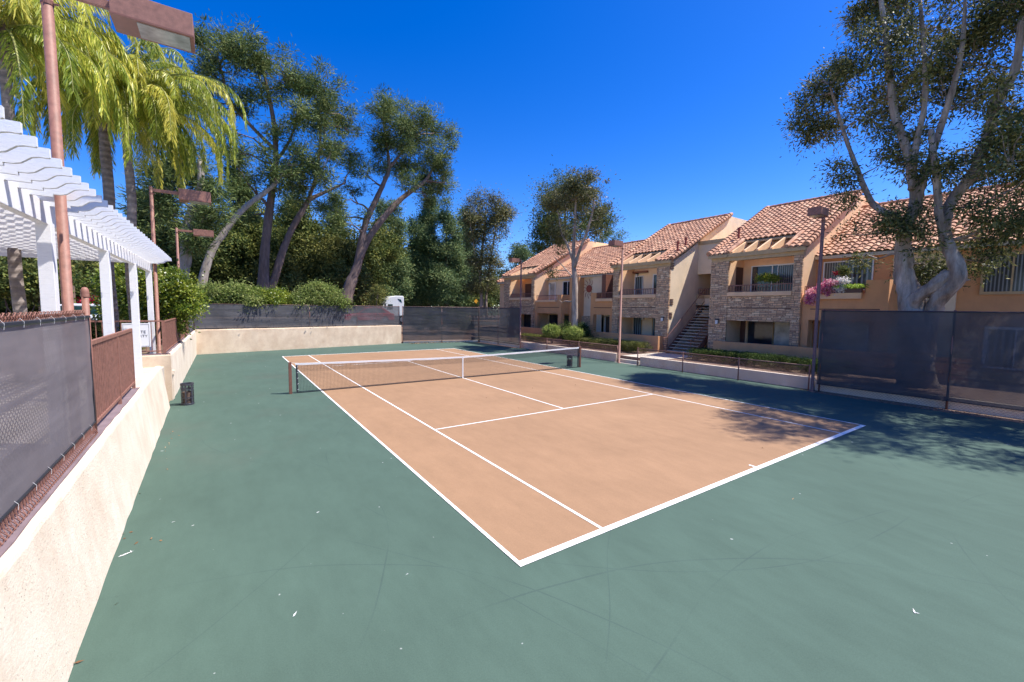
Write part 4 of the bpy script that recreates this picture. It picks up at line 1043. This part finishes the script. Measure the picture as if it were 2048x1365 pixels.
ptree('pine_tree', 'pine with pale mottled trunk directly behind the middle left lamp heads', aty(366, 560, YB-4), tr_, [[.36, .34, .32, .30, .27, .22, .15], [.1, .08, .05]], bl, 'bark_pale', 'pine', 480, 50, .6, .34, .055, flat=.65, shell=.25)
# second leaning pine
tr_ = [px_y([(690, 605), (700, 570), (715, 530), (722, 490), (733, 440), (752, 400), (768, 365), (778, 330), (770, 270), (765, 230)], YB),
       px_y([(718, 520), (735, 480), (760, 445), (790, 410), (815, 388), (850, 362), (870, 330)], YB), px_y([(775, 340), (800, 310), (830, 270)], YB), px_y([(740, 425), (728, 412), (716, 408)], YB)]
rr_ = [[.62, .48, .36, .30, .27, .24, .2, .16, .1, .06], [.32, .30, .27, .25, .22, .15, .08], [.13, .1, .06], [.1, .08, .05]]
bl = blobs_y([(765, 215, 28), (790, 225, 32), (830, 240, 34), (870, 245, 30), (890, 265, 22), (840, 290, 40), (800, 270, 34), (870, 310, 34), (890, 340, 20), (800, 330, 28), (850, 355, 28), (760, 290, 24), (740, 260, 16), (755, 330, 20), (720, 340, 16), (735, 370, 15), (700, 380, 16), (820, 370, 22), (880, 375, 18), (905, 290, 10), (690, 400, 13), (680, 440, 16, 12), (650, 420, 12), (790, 420, 14, 10), (900, 370, 10), (730, 430, 10), (860, 400, 18, 12), (740, 215, 12), (815, 210, 12)], YB, 2.5)
ptree('pine_tree', 'tall pine with forked trunk leaning right, centre of the tree row', aty(690, 605, YB), tr_, rr_, bl, 'bark', 'pine', 1350, 55, .55, .32, .055, flat=.7, twig=.22, tr=.06, shell=.2, soft=.55, void=-.03)
# conifers and broad trees of the middle distance
def conifer(label, px, top, bot, w, Y, mat='conifer', nc=420, name='cypress_tree', group='bushy evergreen trees beyond the far fence', lean=0, per=75, cr=.7, L=.28, Wd=.095):
    nc = int(nc*1.7)
    pts = []
    h = bot-top; k = max(6, int(h/16))
    for i in range(k):
        t = i/(k-1); r = w*(.16+.34*min(1, t*1.5))*rng.uniform(.75, 1.2); off = rng.uniform(-.22, .22)*w*min(1, t*1.6)
        pts.append((px+lean*(1-t)+off, top+h*t*.92+6, r*.62, max(11, h/k*.95)))
    bl = blobs_y(pts, Y, .8)
    base = aty(px, bot+10, Y); tr = [px_y([(px, bot+12), (px+lean*.5, (top+bot)/2), (px+lean, top+8)], Y)]
    return tree(name, label, 'tree', base, tr, [[.3, .2, .04]], bl, 'bark', mat, nc, per, cr, L, Wd, flat=.75, twig=.12, group=group, shell=.55, nseg=8)
def btree(label, px, top, bot, w, Y, mat, nc, name='tree', group='broad bushy trees beyond the far fence', L=.26, Wd=.13, per=70, cr=.7):
    nc = int(nc*1.25)
    pts = []
    for i in range(12):
        a = rng.uniform(0, 2*PI); q = rng.uniform(0, .8)
        pts.append((px+math.cos(a)*w*.5*q, (top+bot)/2+math.sin(a)*(bot-top)*.5*q, w*rng.uniform(.18, .30), (bot-top)*rng.uniform(.16, .28)))
    bl = blobs_y(pts, Y, 1.3)
    base = aty(px, bot+14, Y); tr = [px_y([(px, bot+15), (px+4, (top+bot)/2+20), (px-3, (top+bot)/2)], Y), px_y([(px, bot), (px-w*.25, (top+bot)/2)], Y), px_y([(px, bot), (px+w*.25, (top+bot)/2)], Y)]
    return tree(name, label, 'tree', base, tr, [[.28, .2, .1], [.14, .06], [.14, .06]], bl, 'bark', mat, nc, per, cr, L, Wd, twig=.15, group=group, nseg=8)
conifer('bluish green conical evergreen just left of the truck cab top', 785, 415, 600, 95, 50)
conifer('tall pointed evergreen right of the forked pine', 858, 385, 600, 80, 52, nc=560)
conifer('pointed bushy evergreen with pale tips above the dark screen', 893, 412, 600, 95, 50, nc=520)
conifer('thin sparse evergreen beside the reddish paperbark', 928, 415, 600, 62, 53, nc=320)
conifer('short wide evergreen right behind the white truck cab', 830, 450, 605, 100, 53, nc=480)
conifer('slim pointed evergreen seen between the forked pine trunks', 762, 400, 590, 44, 54, nc=240)
conifer('low dense evergreen above the middle of the dark screen', 915, 520, 605, 90, 51, nc=380)
btree('dark bushy tree between the palms and the leaning pale trunk', 445, 420, 600, 120, 44, 'broad_dark', 430)
btree('dark leafy tree behind the double trunked pine', 500, 395, 600, 120, 47, 'broad_dark', 430)
btree('bright green tree top right of the double trunked pine', 600, 425, 600, 130, 45, 'broad_dark', 470)
btree('olive green drooping tree left of the forked pine', 655, 450, 600, 130, 43, 'olive', 460)
btree('dark tree at the foot of the forked pine', 735, 440, 600, 120, 45, 'broad_dark', 420)
btree('olive bush like tree below the forked pine', 700, 540, 606, 90, 41, 'olive', 260)
btree('dark green tree low behind the double trunk', 560, 520, 606, 120, 42, 'olive', 330)
btree('dark tree at left seen between the palm trunks', 300, 330, 560, 80, 46, 'pine', 300, L=.4, Wd=.08)
btree('dark leafy tree behind the citrus bush', 330, 430, 600, 130, 42, 'broad_dark', 420)
btree('dark tree behind the left end of the pergola', 90, 500, 600, 200, 42, 'broad_dark', 500)
btree('brown green tree behind the pergola columns', 190, 500, 600, 140, 38, 'olive', 380)
btree('dark broad tree at the far left edge', -60, 470, 600, 170, 40, 'broad_dark', 350)
btree('dark tree over the low end of the tree row near the building', 965, 560, 612, 90, 50, 'broad_dark', 220)
conifer('tall dark pine filling the gap between the lamp heads and the double trunk', 478, 290, 600, 120, 48, 'pine', 420, name='pine_tree', L=.34, Wd=.07)
conifer('dark feathery pine between the double trunked and the forked pine', 672, 385, 600, 110, 49, 'pine', 330, name='pine_tree', L=.34, Wd=.07)
conifer('narrow dark pine right behind the double trunked pine', 585, 345, 600, 90, 50, 'pine', 300, name='pine_tree', L=.34, Wd=.07)
conifer('dark pine left of the pale leaning trunk', 405, 400, 600, 100, 46, 'pine', 300, name='pine_tree', L=.34, Wd=.07)
# reddish paperbark at the far right end of the row
tr_ = [px_y([(962, 635), (963, 600), (960, 560), (962, 520), (968, 470), (972, 420)], 38), px_y([(974, 635), (972, 600), (976, 560), (985, 500), (995, 440)], 38.5), px_y([(962, 560), (950, 510), (945, 470)], 38)]
bl = blobs_y([(968, 405, 24), (950, 425, 22), (990, 420, 24), (1008, 430, 14), (960, 455, 24), (990, 460, 22), (945, 470, 16), (970, 500, 24), (950, 530, 22), (985, 530, 20), (965, 560, 24), (990, 575, 15), (945, 575, 15), (1012, 420, 10), (940, 440, 12)], 38, 1)
tree('paperbark_tree', 'reddish olive paperbark with whitish stems left of the farthest roof', 'tree', aty(965, 635, 38), tr_, [[.24, .2, .18, .15, .1, .05], [.18, .15, .12, .09, .04], [.1, .08, .04]], bl, 'paperbark', 'redbark_leaf', 620, 75, .75, .22, .075, droop=.3)
# trees behind the building
def xtree(label, lst, base, trunk, Y, mat, nc, L=.3, Wd=.12, cr=1.1):
    bl = blobs_y(lst, Y, 2)
    return tree('tree', label, 'tree', aty(*base, Y), [px_y(trunk, Y)], [[.5, .4, .25, .1]], bl, 'bark', mat, nc, 70, cr, L, Wd, twig=.15, group='trees rising behind the building')
xtree('large dark round tree rising behind the farthest roof', [(1115, 385, 40), (1150, 380, 40), (1090, 430, 34), (1170, 420, 40), (1110, 470, 40), (1080, 480, 24), (1160, 480, 40), (1200, 400, 20), (1205, 440, 22), (1130, 520, 40), (1085, 520, 24)], (1130, 600), [(1130, 600), (1130, 520), (1130, 450), (1130, 400)], 58, 'broad_dark', 900, .38, .16, 1.4)
xtree('small round tree peeking over the farthest roof by its lamp post', [(1038, 500, 12), (1042, 515, 12), (1030, 515, 10), (1048, 505, 9)], (1040, 560), [(1040, 570), (1040, 545), (1040, 525), (1040, 505)], 55, 'conifer', 130, .3, .1, .8)
xtree('low dark trees between the reddish paperbark and the farthest roof', [(1010, 560, 20), (1030, 548, 16), (1000, 580, 16), (1040, 570, 20)], (1015, 600), [(1015, 600), (1015, 590), (1015, 575), (1015, 565)], 60, 'broad_dark', 200, .35, .14, 1.2)
xtree('wispy tree tops showing above the ridge of the middle roof', [(1215, 468, 9), (1240, 474, 8), (1205, 480, 10), (1228, 482, 8)], (1225, 540), [(1225, 560), (1225, 520), (1225, 495), (1225, 480)], 60, 'conifer', 60, .35, .1, 1.0)

# shrubs behind the far wall, spilling over the screen
def shrub(label, lst, Y, mat, nc, L=.10, Wd=.05, cr=.35, group='leafy shrubs over the far wall', name='shrub', per=65, droop=0., dy=.35):
    bl = blobs_y(lst, Y, dy); b = bl[0][0]
    t = thing(name, label, 'shrub', (b[0], b[1], 1.4), group)
    foliage(bl, nc, per, cr, L, Wd, mat, t, droop=droop, shell=.6)
    m = MB()
    for c, r_ in bl:
        for _ in range(3): m.path(wiggle((c[0]+rng.normal()*.2, c[1]+.1, 1.38), np.array(c)+rng.normal(size=3)*.2, 5, .08), [.03, .025, .02, .014, .008], 5, cap=False)
    build('stems', m, 'bark', t); return t
shrub('grey green shrub leaning over the left end of the far screen', [(400, 600, 24), (430, 592, 22), (455, 598, 22), (480, 585, 18), (500, 600, 20)], 28.6, 'shrub', 300, .13, .06)
shrub('pale yellowish shrub over the screen below the double trunked pine', [(520, 598, 20), (545, 600, 18), (570, 600, 13), (560, 592, 12)], 28.9, 'citrus', 160, .12, .06)
shrub('rounded light green shrub over the middle of the far screen', [(615, 592, 18), (640, 590, 22), (665, 596, 18), (600, 602, 14), (685, 604, 10)], 29.2, 'shrub', 260, .13, .06)
shrub('thin scraggly shrub just left of the white truck', [(748, 600, 10), (760, 592, 10), (752, 580, 8)], 31, 'olive', 70, .12, .04)
shrub('low dark bush on the slope behind the dark far screen', [(840, 640, 18), (870, 645, 18), (910, 640, 20), (930, 650, 14)], 33, 'hedge', 170, .13, .06)
# big bright citrus like bush at left
bl = blobs_y([(350, 570, 30), (385, 570, 26), (330, 600, 34), (370, 610, 32), (405, 605, 26), (310, 640, 30), (350, 650, 34), (380, 640, 24), (345, 560, 24), (395, 590, 20), (300, 590, 26), (285, 620, 22), (365, 625, 28)], 17.5, .5)
bl = [(c-np.array([.55, 0, 0]), r_) for c, r_ in bl]
t = thing('citrus_tree', 'big bright yellow green citrus bush behind the pickets and white sign', 'tree', (-5.3, 17.5, 1.4))
foliage(bl, 560, 80, .3, .095, .055, 'citrus', t, shell=.6)
m = MB()
for c, r_ in bl: m.path(wiggle((-5.4+rng.normal()*.1, 17.6, 1.38), c, 6, .07), [.07, .06, .05, .035, .02, .01], 6, cap=False)
build('trunk', m, 'bark', t)
cc, _ = clumps(bl, 26, .95)
for c in cc: build('fruit', MB().lathe(c[0], c[1]-.15, [(0, c[2]-.035), (.028, c[2]-.02), (.035, c[2]), (.028, c[2]+.02), (0, c[2]+.035)], 8), 'fruit', t, smooth=True)
shrub('yellow green shrub seen between the second and third pergola columns', [(240, 590, 26), (250, 620, 24), (228, 560, 20), (255, 555, 20), (235, 640, 20)], 18.5, 'citrus', 300, .10, .055, group='leafy shrubs behind the pergola', dy=.3)
shrub('crimson flowering bush behind the white car', [(190, 602, 10), (200, 608, 9), (180, 606, 7)], 31, 'red_leaf', 60, .15, .09, group='leafy shrubs behind the pergola')
shrub('dark leafy shrub behind the wood fence at the left edge', [(10, 560, 24), (60, 565, 22), (100, 560, 22), (-20, 560, 24), (145, 575, 20)], 31, 'broad_dark', 300, .2, .09, .6, group='leafy shrubs behind the pergola')
shrub('leafy undergrowth behind the brown pickets on the terrace', [(185, 660, 14), (200, 690, 14), (230, 665, 14), (245, 690, 12), (215, 660, 12)], 15, 'olive', 160, .09, .05, .25, group='leafy shrubs behind the pergola', dy=.2)

# ================================================================== PALMS
def palm(label, crown, base, nf, Lf, trunk_r, extra=(), seed=1, el=(70, -35)):
    g = np.random.default_rng(seed)
    t = thing('palm_tree', label, 'palm tree', tuple(base), 'queen palms behind the pergola')
    m = MB(); n = 14; P = [np.array(base)+(np.array(crown)-np.array(base))*i/(n-1)+np.array([.04*math.sin(i), 0, 0]) for i in range(n)]
    m.path(P, [trunk_r*(1.15-.3*i/(n-1)) for i in range(n)], 14); build('trunk', m, 'palm_bark', t, smooth=True)
    m = MB(); c = np.array(crown)
    m.path([c-np.array([0, 0, .9]), c-np.array([0, 0, .6]), c-np.array([0, 0, .25]), c+np.array([0, 0, .25])], [trunk_r*.9, trunk_r*1.7, trunk_r*1.2, .05], 10)
    for i in range(14):
        a = g.uniform(0, 6.28); q = c+np.array([math.cos(a)*.12, math.sin(a)*.12, -.75+g.uniform(0, .4)]); m.path([q, q+np.array([math.cos(a)*.16, math.sin(a)*.16, .16])], [.05, .01], 4)
    build('boot', m, 'bark', t)
    rb = MB(); PP = []; DD = []; LL = []; TT = []
    fr = [(g.uniform(0, 2*PI), R(el[0]+(el[1]-el[0])*((i+g.random())/nf)), Lf*g.uniform(.85, 1.1)) for i in range(nf)]+list(extra)
    for az, e, L in fr:
        k = 14; p = c.copy(); th = e; pts = [p.copy()]; ds = []
        for i in range(k):
            d = np.array([math.cos(az)*math.cos(th), math.sin(az)*math.cos(th), math.sin(th)]); p = p+d*L/k; pts.append(p.copy()); ds.append(d)
            th -= R(1.0+i*1.25)*(1.3 if e > 0 else 1.0)
            th = max(th, R(-88))
        rb.path(pts, list(np.linspace(.03, .006, k+1)), 4, cap=False)
        pts = np.array(pts); nl = 130; tn = g.uniform(.2, .8)
        for s in range(nl):
            q = .10+.90*s/nl; f = q*k; i = min(int(f), k-1); pp = pts[i]+(pts[i+1]-pts[i])*(f-i); d = ds[i]
            side = np.cross(d, [0, 0, 1.]); side /= max(np.linalg.norm(side), 1e-3)
            for sg in (-1, 1):
                w = side*sg*g.uniform(.5, 1)+d*.55+np.array([0, 0, -g.uniform(.5, 1.35)])+g.normal(size=3)*.14; w /= np.linalg.norm(w)
                ll = (.52*(1-.7*abs(q-.45)))*g.uniform(.8, 1.15)*Lf/3.0
                # two-piece leaflet: outward then hanging
                w2 = w*.8+np.array([0, 0, -.62]); w2 /= np.linalg.norm(w2)
                PP += [pp, pp+w*ll*.46]; DD += [w, w2]; LL += [ll*.56, ll*.62]; tt = tn+g.normal()*.18; TT += [tt, tt+.05]
    build('rachis', rb, 'olive_stem', t)
    PP = np.array(PP); DD = np.array(DD)
    leaf_mesh('fronds', PP, DD, np.array(LL), .023, np.array(TT), 'palm', t)
    return t

cA = aty(255, 200, 13.6); cB = aty(210, 192, 14.6); bA_ = aty(256, 420, 13.6); bB_ = aty(210, 420, 14.6)
palm('queen palm with a swollen boot below the crown, right one of the pair', cA, (bA_[0]-.05, 13.6, 1.3), 46, 2.9, .12, extra=[(R(-25), R(20), 3.7), (R(-12), R(8), 3.8), (R(-40), R(30), 3.6), (R(-2), R(25), 3.6), (R(-60), R(15), 3.3), (R(10), R(5), 3.5), (R(-18), R(-5), 3.6), (R(-22), R(25), 4.0), (R(-32), R(35), 4.2), (R(-15), R(42), 4.2), (R(-5), R(20), 3.8), (R(-42), R(30), 4.0), (R(-28), R(10), 3.8)], seed=3, el=(80, -22))
palm('queen palm with a smooth ringed trunk, left one of the pair', cB, (bB_[0]-.05, 14.6, 1.3), 44, 2.9, .145, seed=8, el=(80, -20))
cC = aty(12, 55, 11.0); bC_ = aty(36, 640, 11.0)
palm('queen palm at the left edge with its trunk behind the pergola', cC, (bC_[0], 11.0, 1.04), 44, 2.9, .105, seed=21, el=(75, -30))

# ================================================================== PLANTS ON THE BALCONIES
def potted(name, label, c, r_, blobs, mat, nc, L, Wd, per=50, cr=.14, pot='terracotta_pot', droop=0, cat='plant', z0=None):
    t = thing(name, label, cat, (c[0], c[1], z0 if z0 is not None else c[2]-.4))
    zz = z0 if z0 is not None else c[2]-.4
    build('pot', MB().lathe(c[0], c[1], [(0, zz), (r_*.7, zz), (r_, zz+.24), (r_*1.1, zz+.24), (r_*1.1, zz+.28), (r_*.9, zz+.28), (r_*.85, zz+.24), (0, zz+.24)], 14), pot, t)
    foliage(blobs, nc, per, cr, L, Wd, mat, t, droop=droop, name='foliage', shell=.6)
    m = MB()
    for b in blobs: m.path(wiggle((c[0], c[1], zz+.2), b[0], 5, .06), [.018, .015, .012, .009, .006], 5, cap=False)
    build('stems', m, 'bark', t); return t
p = atx(1535, 556, 20.6); potted('bonsai_tree', 'small flat topped potted tree on the nearest stone balcony', p, .16, [(p+np.array([0, .25, 0]), (.25, .3, .12)), (p+np.array([0, -.3, -.03]), (.25, .32, .12)), (p+np.array([0, 0, .08]), (.25, .3, .1))], 'citrus', 60, .07, .04, z0=3.33)
p = atx(1650, 585, 20.0); potted('flowering_plant', 'pink bougainvillea trailing over the right balcony ledge', p, .16, [(atx(1628, 585, 19.95), (.12, .3, .22)), (atx(1645, 575, 19.95), (.12, .3, .16)), (atx(1665, 565, 20.0), (.12, .22, .16)), (atx(1622, 600, 19.9), (.12, .2, .2)), (atx(1656, 583, 19.95), (.1, .22, .15))], 'pink', 85, .065, .05, per=34, cr=.11, cat='flowers', z0=3.74, droop=.3)
p = atx(1700, 570, 20.05)
t = thing('orchid_planter', 'row of white orchids with arching green leaves in a planter box', 'flowers', (p[0], p[1], 3.79))
build('planter_box', MB().box(19.99, 20.15, 2.95, 3.75, 3.79, 3.97), 'dark_brown', t, bevel=.01)
base = np.stack([np.full(150, 20.07), rng.uniform(2.98, 3.75, 150), np.full(150, 3.95)], 1); D = rand_dir(150); D[:, 2] = np.abs(D[:, 2])+.6; D /= np.linalg.norm(D, axis=1, keepdims=True)
D2 = D.copy(); D2[:, 2] -= 1.1
leaf_mesh('leaves', np.concatenate([base, base+D*.24]), np.concatenate([D, D2]), np.concatenate([np.full(150, .27), np.full(150, .28)]), .035, rng.random(300), 'grass_blade', t)
foliage([(atx(1688, 562, 20.05), (.1, .18, .12)), (atx(1682, 578, 20.0), (.1, .15, .1))], 30, 25, .1, .06, .05, 'white_flower', t, name='blossom')
p = atx(1683, 545, 20.6)
t = thing('hanging_plant', 'small hanging plant with red bloom in front of the right balcony window', 'plant', tuple(p))
build('hanger', MB().path([p, p+np.array([0, 0, .75])], .006, 4), 'dark_metal', t)
foliage([(p+np.array([0, -.1, .05]), (.12, .18, .2)), (p+np.array([0, -.12, -.25]), (.06, .08, .2))], 40, 40, .12, .07, .03, 'broad_dark', t, name='foliage'); foliage([(p+np.array([0, .16, -.02]), (.07, .1, .06))], 12, 25, .06, .05, .04, 'red_leaf', t, name='bloom')

# ================================================================== VEHICLES
def car(name, label, cat, x, y, z, hdg, paint, Lc=4.5, Wc=1.8, H=1.45, suv=False):
    t = thing(name, label, cat, (x, y, z)); t.rotation_euler = (0, 0, hdg)
    org = np.array((x, y, z)); 
    def B(nm, m, mt, parent=t, **k):
        mm = MB(); mm.v = [tuple(np.array(v)+org) for v in m.v]; mm.f = m.f; return build(nm, mm, mt, parent, **k)
    h = H; b = .30; w = Wc/2
    lo = [(-Lc/2, .35), (-Lc/2+.05, .25), (Lc/2-.05, .25), (Lc/2, .4), (Lc/2-.02, .72), (Lc*.25, h*.60), (-Lc*.42, h*.64), (-Lc/2, h*.58)]
    B('body', MB().prism(lo, -w, w, 'y'), paint, bevel=.06)
    rr = -Lc*.46 if suv else -Lc*.30
    cab = [(Lc*.24, h*.60), (Lc*.06, h*.97), (Lc*.0, h), (rr+.25, h), (rr, h*.92), (rr-.12 if suv else -Lc*.44, h*.63)]
    B('cabin', MB().prism(cab, -w*.86, w*.86, 'y'), paint, bevel=.05)
    gl = [(Lc*.205, h*.64), (Lc*.05, h*.93), (rr+.3, h*.93), (rr+(.02 if suv else -.15), h*.66)]
    B('side_window', MB().prism(gl, w*.86, w*.875, 'y'), 'car_glass'); B('side_window', MB().prism(gl, -w*.875, -w*.86, 'y'), 'car_glass')
    B('windscreen', MB().prism([(Lc*.245, h*.62), (Lc*.07, h*.955), (Lc*.055, h*.955), (Lc*.23, h*.62)], -w*.78, w*.78, 'y'), 'car_glass')
    for sx in (-Lc*.31, Lc*.31):
        for sy in (-1, 1):
            wh = B('wheel', MB().path([(sx, sy*(w-.2), .32), (sx, sy*(w+.01), .32)], [.32, .32], 18), 'rubber'); B('rim', MB().path([(sx, sy*(w-.0), .32), (sx, sy*(w+.02), .32)], [.2, .2], 12), 'chrome', wh)
    for sy in (-1, 1): B('headlight', MB().box(Lc/2-.06, Lc/2+.005, sy*w*.75-.16, sy*w*.75+.16, .58, .70), 'white')
    return t
p = aty(180, 640, 26); car('parked_car', 'white car behind the pergola columns and pickets', 'car', p[0]-.6, 26, 1.404, R(180), 'paint_white', 4.6, 1.8, 1.50, True)
p = aty(5, 640, 17.5); car('parked_car', 'white car front corner at the left edge above the grey fence', 'car', p[0]-1.6, 17.5, 1.404, R(-35), 'paint_white', 4.5, 1.8, 1.35)
p = aty(735, 640, 37); car('parked_car', 'red car dimly seen through the far grey screen', 'car', p[0], 37, 1.405, R(180), 'paint_red', 4.6, 1.8, 1.5)
p = aty(870, 640, 41); car('parked_car', 'silver car dimly seen through the dark far screen', 'car', p[0], 41, 1.013, R(180), 'paint_silver', 4.6, 1.8, 1.5)
# lorry cab
TY = 43.5; q0 = aty(765, 600, TY); q1 = aty(808, 600, TY); ztop = aty(790, 592, TY)[2]; xa, xb = q0[0], q1[0]; zg = 1.013; Hc = ztop-zg
t = thing('truck', 'white semi truck cab with rounded roof above the far fence', 'truck', ((xa+xb)/2, TY, zg))
cabp = [(xa-1.3, .9), (xa-1.35, 1.5), (xa-.1, 1.75), (xa+.25, Hc*.72), (xa+.45, Hc*.86), (xa+.9, Hc*.965), (xa+1.5, Hc), (xb-.1, Hc), (xb, Hc-.1), (xb, .9)]
build('cab', MB().prism([(a, zg+b_) for a, b_ in cabp], TY, TY+2.3, 'y'), 'paint_white', t, bevel=.08)
build('side_window', MB().prism([(xa+.45, zg+Hc*.52), (xa+.62, zg+Hc*.70), (xa+1.15, zg+Hc*.70), (xa+1.15, zg+Hc*.52)], TY-.02, TY+.01, 'y'), 'car_glass', t)
build('side_window', MB().prism([(xb-.75, zg+Hc*.90), (xb-.35, zg+Hc*.87), (xb-.25, zg+Hc*.76), (xb-.5, zg+Hc*.80)], TY-.02, TY+.01, 'y'), 'car_glass', t)
build('windscreen', MB().prism([(xa-.02, zg+1.8), (xa+.27, zg+Hc*.71), (xa+.22, zg+Hc*.71), (xa-.1, zg+1.8)], TY+.25, TY+2.05, 'y'), 'car_glass', t)
build('mirror', MB().box(xa+.15, xa+.3, TY-.3, TY-.15, zg+Hc*.55, zg+Hc*.72), 'black', t)
build('chassis', MB().box(xa-1.2, xb+2, TY+.3, TY+2, zg+.5, zg+.95), 'black', t)
for xx in (xa-.5, xb-.2, xb+1.1):
    w_ = build('wheel', MB().path([(xx, TY, zg+.5), (xx, TY+.35, zg+.5)], [.5, .5], 20), 'rubber', t); build('rim', MB().path([(xx, TY-.02, zg+.5), (xx, TY+.05, zg+.5)], [.28, .28], 12), 'chrome', w_)

# ================================================================== LEFT BACKGROUND FENCES
t = thing('mesh_fence', 'green mesh fence behind the pergola in front of the parked cars', 'fence', (-12, 16.2, 1.4))
build('mesh', screen_cloth((-30, 16.4), (-6.6, 16.4), 1.42, 2.52, 80, .02), 'green_mesh', t)
for i in range(10): build('post', MB().cyl(-30+i*2.6, 16.44, 1.4, 2.56, .02, 8), 'dark_metal', t)
t = thing('board_fence', 'weathered brown board fence behind the parked cars at left', 'fence', (-22, 30, 1.4))
m = MB()
for i in range(150):
    x = -42+i*.16; m.box(x, x+.15, 30, 30.025, 1.4, 3.35+rng.normal()*.012)
build('boards', m, 'wood_fence', t); build('cap_rail', MB().box(-42, -18, 29.97, 30.06, 3.38, 3.43), 'wood_fence', t)
build('fence_post', MB().box(-9.85, -9.6, 29.9, 30.1, 1.4, 3.9), 'wood_fence', t)
# small warning sign by the street
p = aty(952, 603, 44); t = thing('road_sign', 'small yellow diamond road sign beyond the far screen', 'sign', (p[0], 44, 1.0))
M['sign_yellow'] = plain('yellow sign paint', (.75, .36, .02), .5)
build('plate', MB().prism([(p[0]-.3, p[2]), (p[0], p[2]+.3), (p[0]+.3, p[2]), (p[0], p[2]-.3)], 43.97, 44.0, 'y'), 'sign_yellow', t)
build('pole', MB().cyl(p[0], 44.03, 1.0, p[2]+.2, .025, 8), 'dark_metal', t)

# ================================================================== FALLEN LEAVES
def litter(n, x0, x1, y0, y1, z, Lh, name, edge=None, mat='litter'):
    P = np.stack([rng.uniform(x0, x1, n), rng.uniform(y0, y1, n), np.full(n, z)+rng.random(n)*.01], 1)
    if edge is not None: P[:, 0] = edge+np.abs(rng.normal(0, .14, n))*(1 if x0 >= edge else -1)
    D = rand_dir(n); D[:, 2] *= .15
    o = leaf_mesh(name, P, D, Lh*rng.uniform(.5, 1.3, n), Lh*.3, rng.random(n), mat); o['kind'] = 'stuff'; return o
litter(1500, 14.6, 15.3, -9, 3.2, .008, .07, 'leaf_litter', 15.35)
litter(24, -3.7, -1.5, -1, 9, .006, .06, 'fallen_leaves', -3.85)
litter(500, 9.5, 15.2, 28.4, 29.4, .03, .12, 'dead_leaves')
litter(30, 4, 15, -3, 10, .01, .05, 'scattered_leaves')

# ================================================================== FAR WOOD BEHIND THE TREE ROW
bl = []
for px in range(-260, 1120, 26):
    tp = np.interp(px, [-260, 250, 420, 700, 800, 1000, 1120], [500, 500, 505, 520, 545, 570, 580])+rng.uniform(-14, 14)
    for py in np.arange(tp, 625, 22):
        yy = 64+rng.uniform(-3, 3); q = aty(px+rng.uniform(-10, 10), py, yy); k = depth(q)/FPX; bl.append((q, (22*k, 2.2, 16*k)))
o = thing('far_wood', 'dark distant wood closing the view behind the tree row', 'wood')
bpy.data.objects.remove(o)
c, _ = clumps(bl, 2600, .4)
per = 55; P = np.repeat(c, per, 0)+rng.normal(size=(len(c)*per, 3))*.75
o = leaf_mesh('far_wood', P, rand_dir(len(P)), .55, .28, np.repeat(rng.random(len(c)), per)+rng.normal(0, .2, len(P)), 'broad_dark'); o['kind'] = 'stuff'

sm = MB()  # small white splats on the court, meant as bird droppings
for (px, py, a, L_) in ((252, 1108, .5, .15), (262, 1103, 1.9, .07), (246, 1110, .1, .06), (347, 1044, .3, .05), (590, 1228, 1.0, .08), (1828, 1222, .4, .09), (1833, 1226, 2.2, .05)):
    q = atz(px, py, .0065); d = np.array([math.cos(a), math.sin(a), 0]); n_ = np.array([-d[1], d[0], 0])
    sm.add([q-d*L_*.5, q-d*L_*.1+n_*L_*.10, q+d*L_*.1+n_*L_*.05, q+d*L_*.5, q+d*L_*.05-n_*L_*.07, q-d*L_*.2-n_*L_*.09], [(5, 4, 3, 2, 1, 0)])
o = build('dropping_smears', sm, 'white'); o['kind'] = 'stuff'
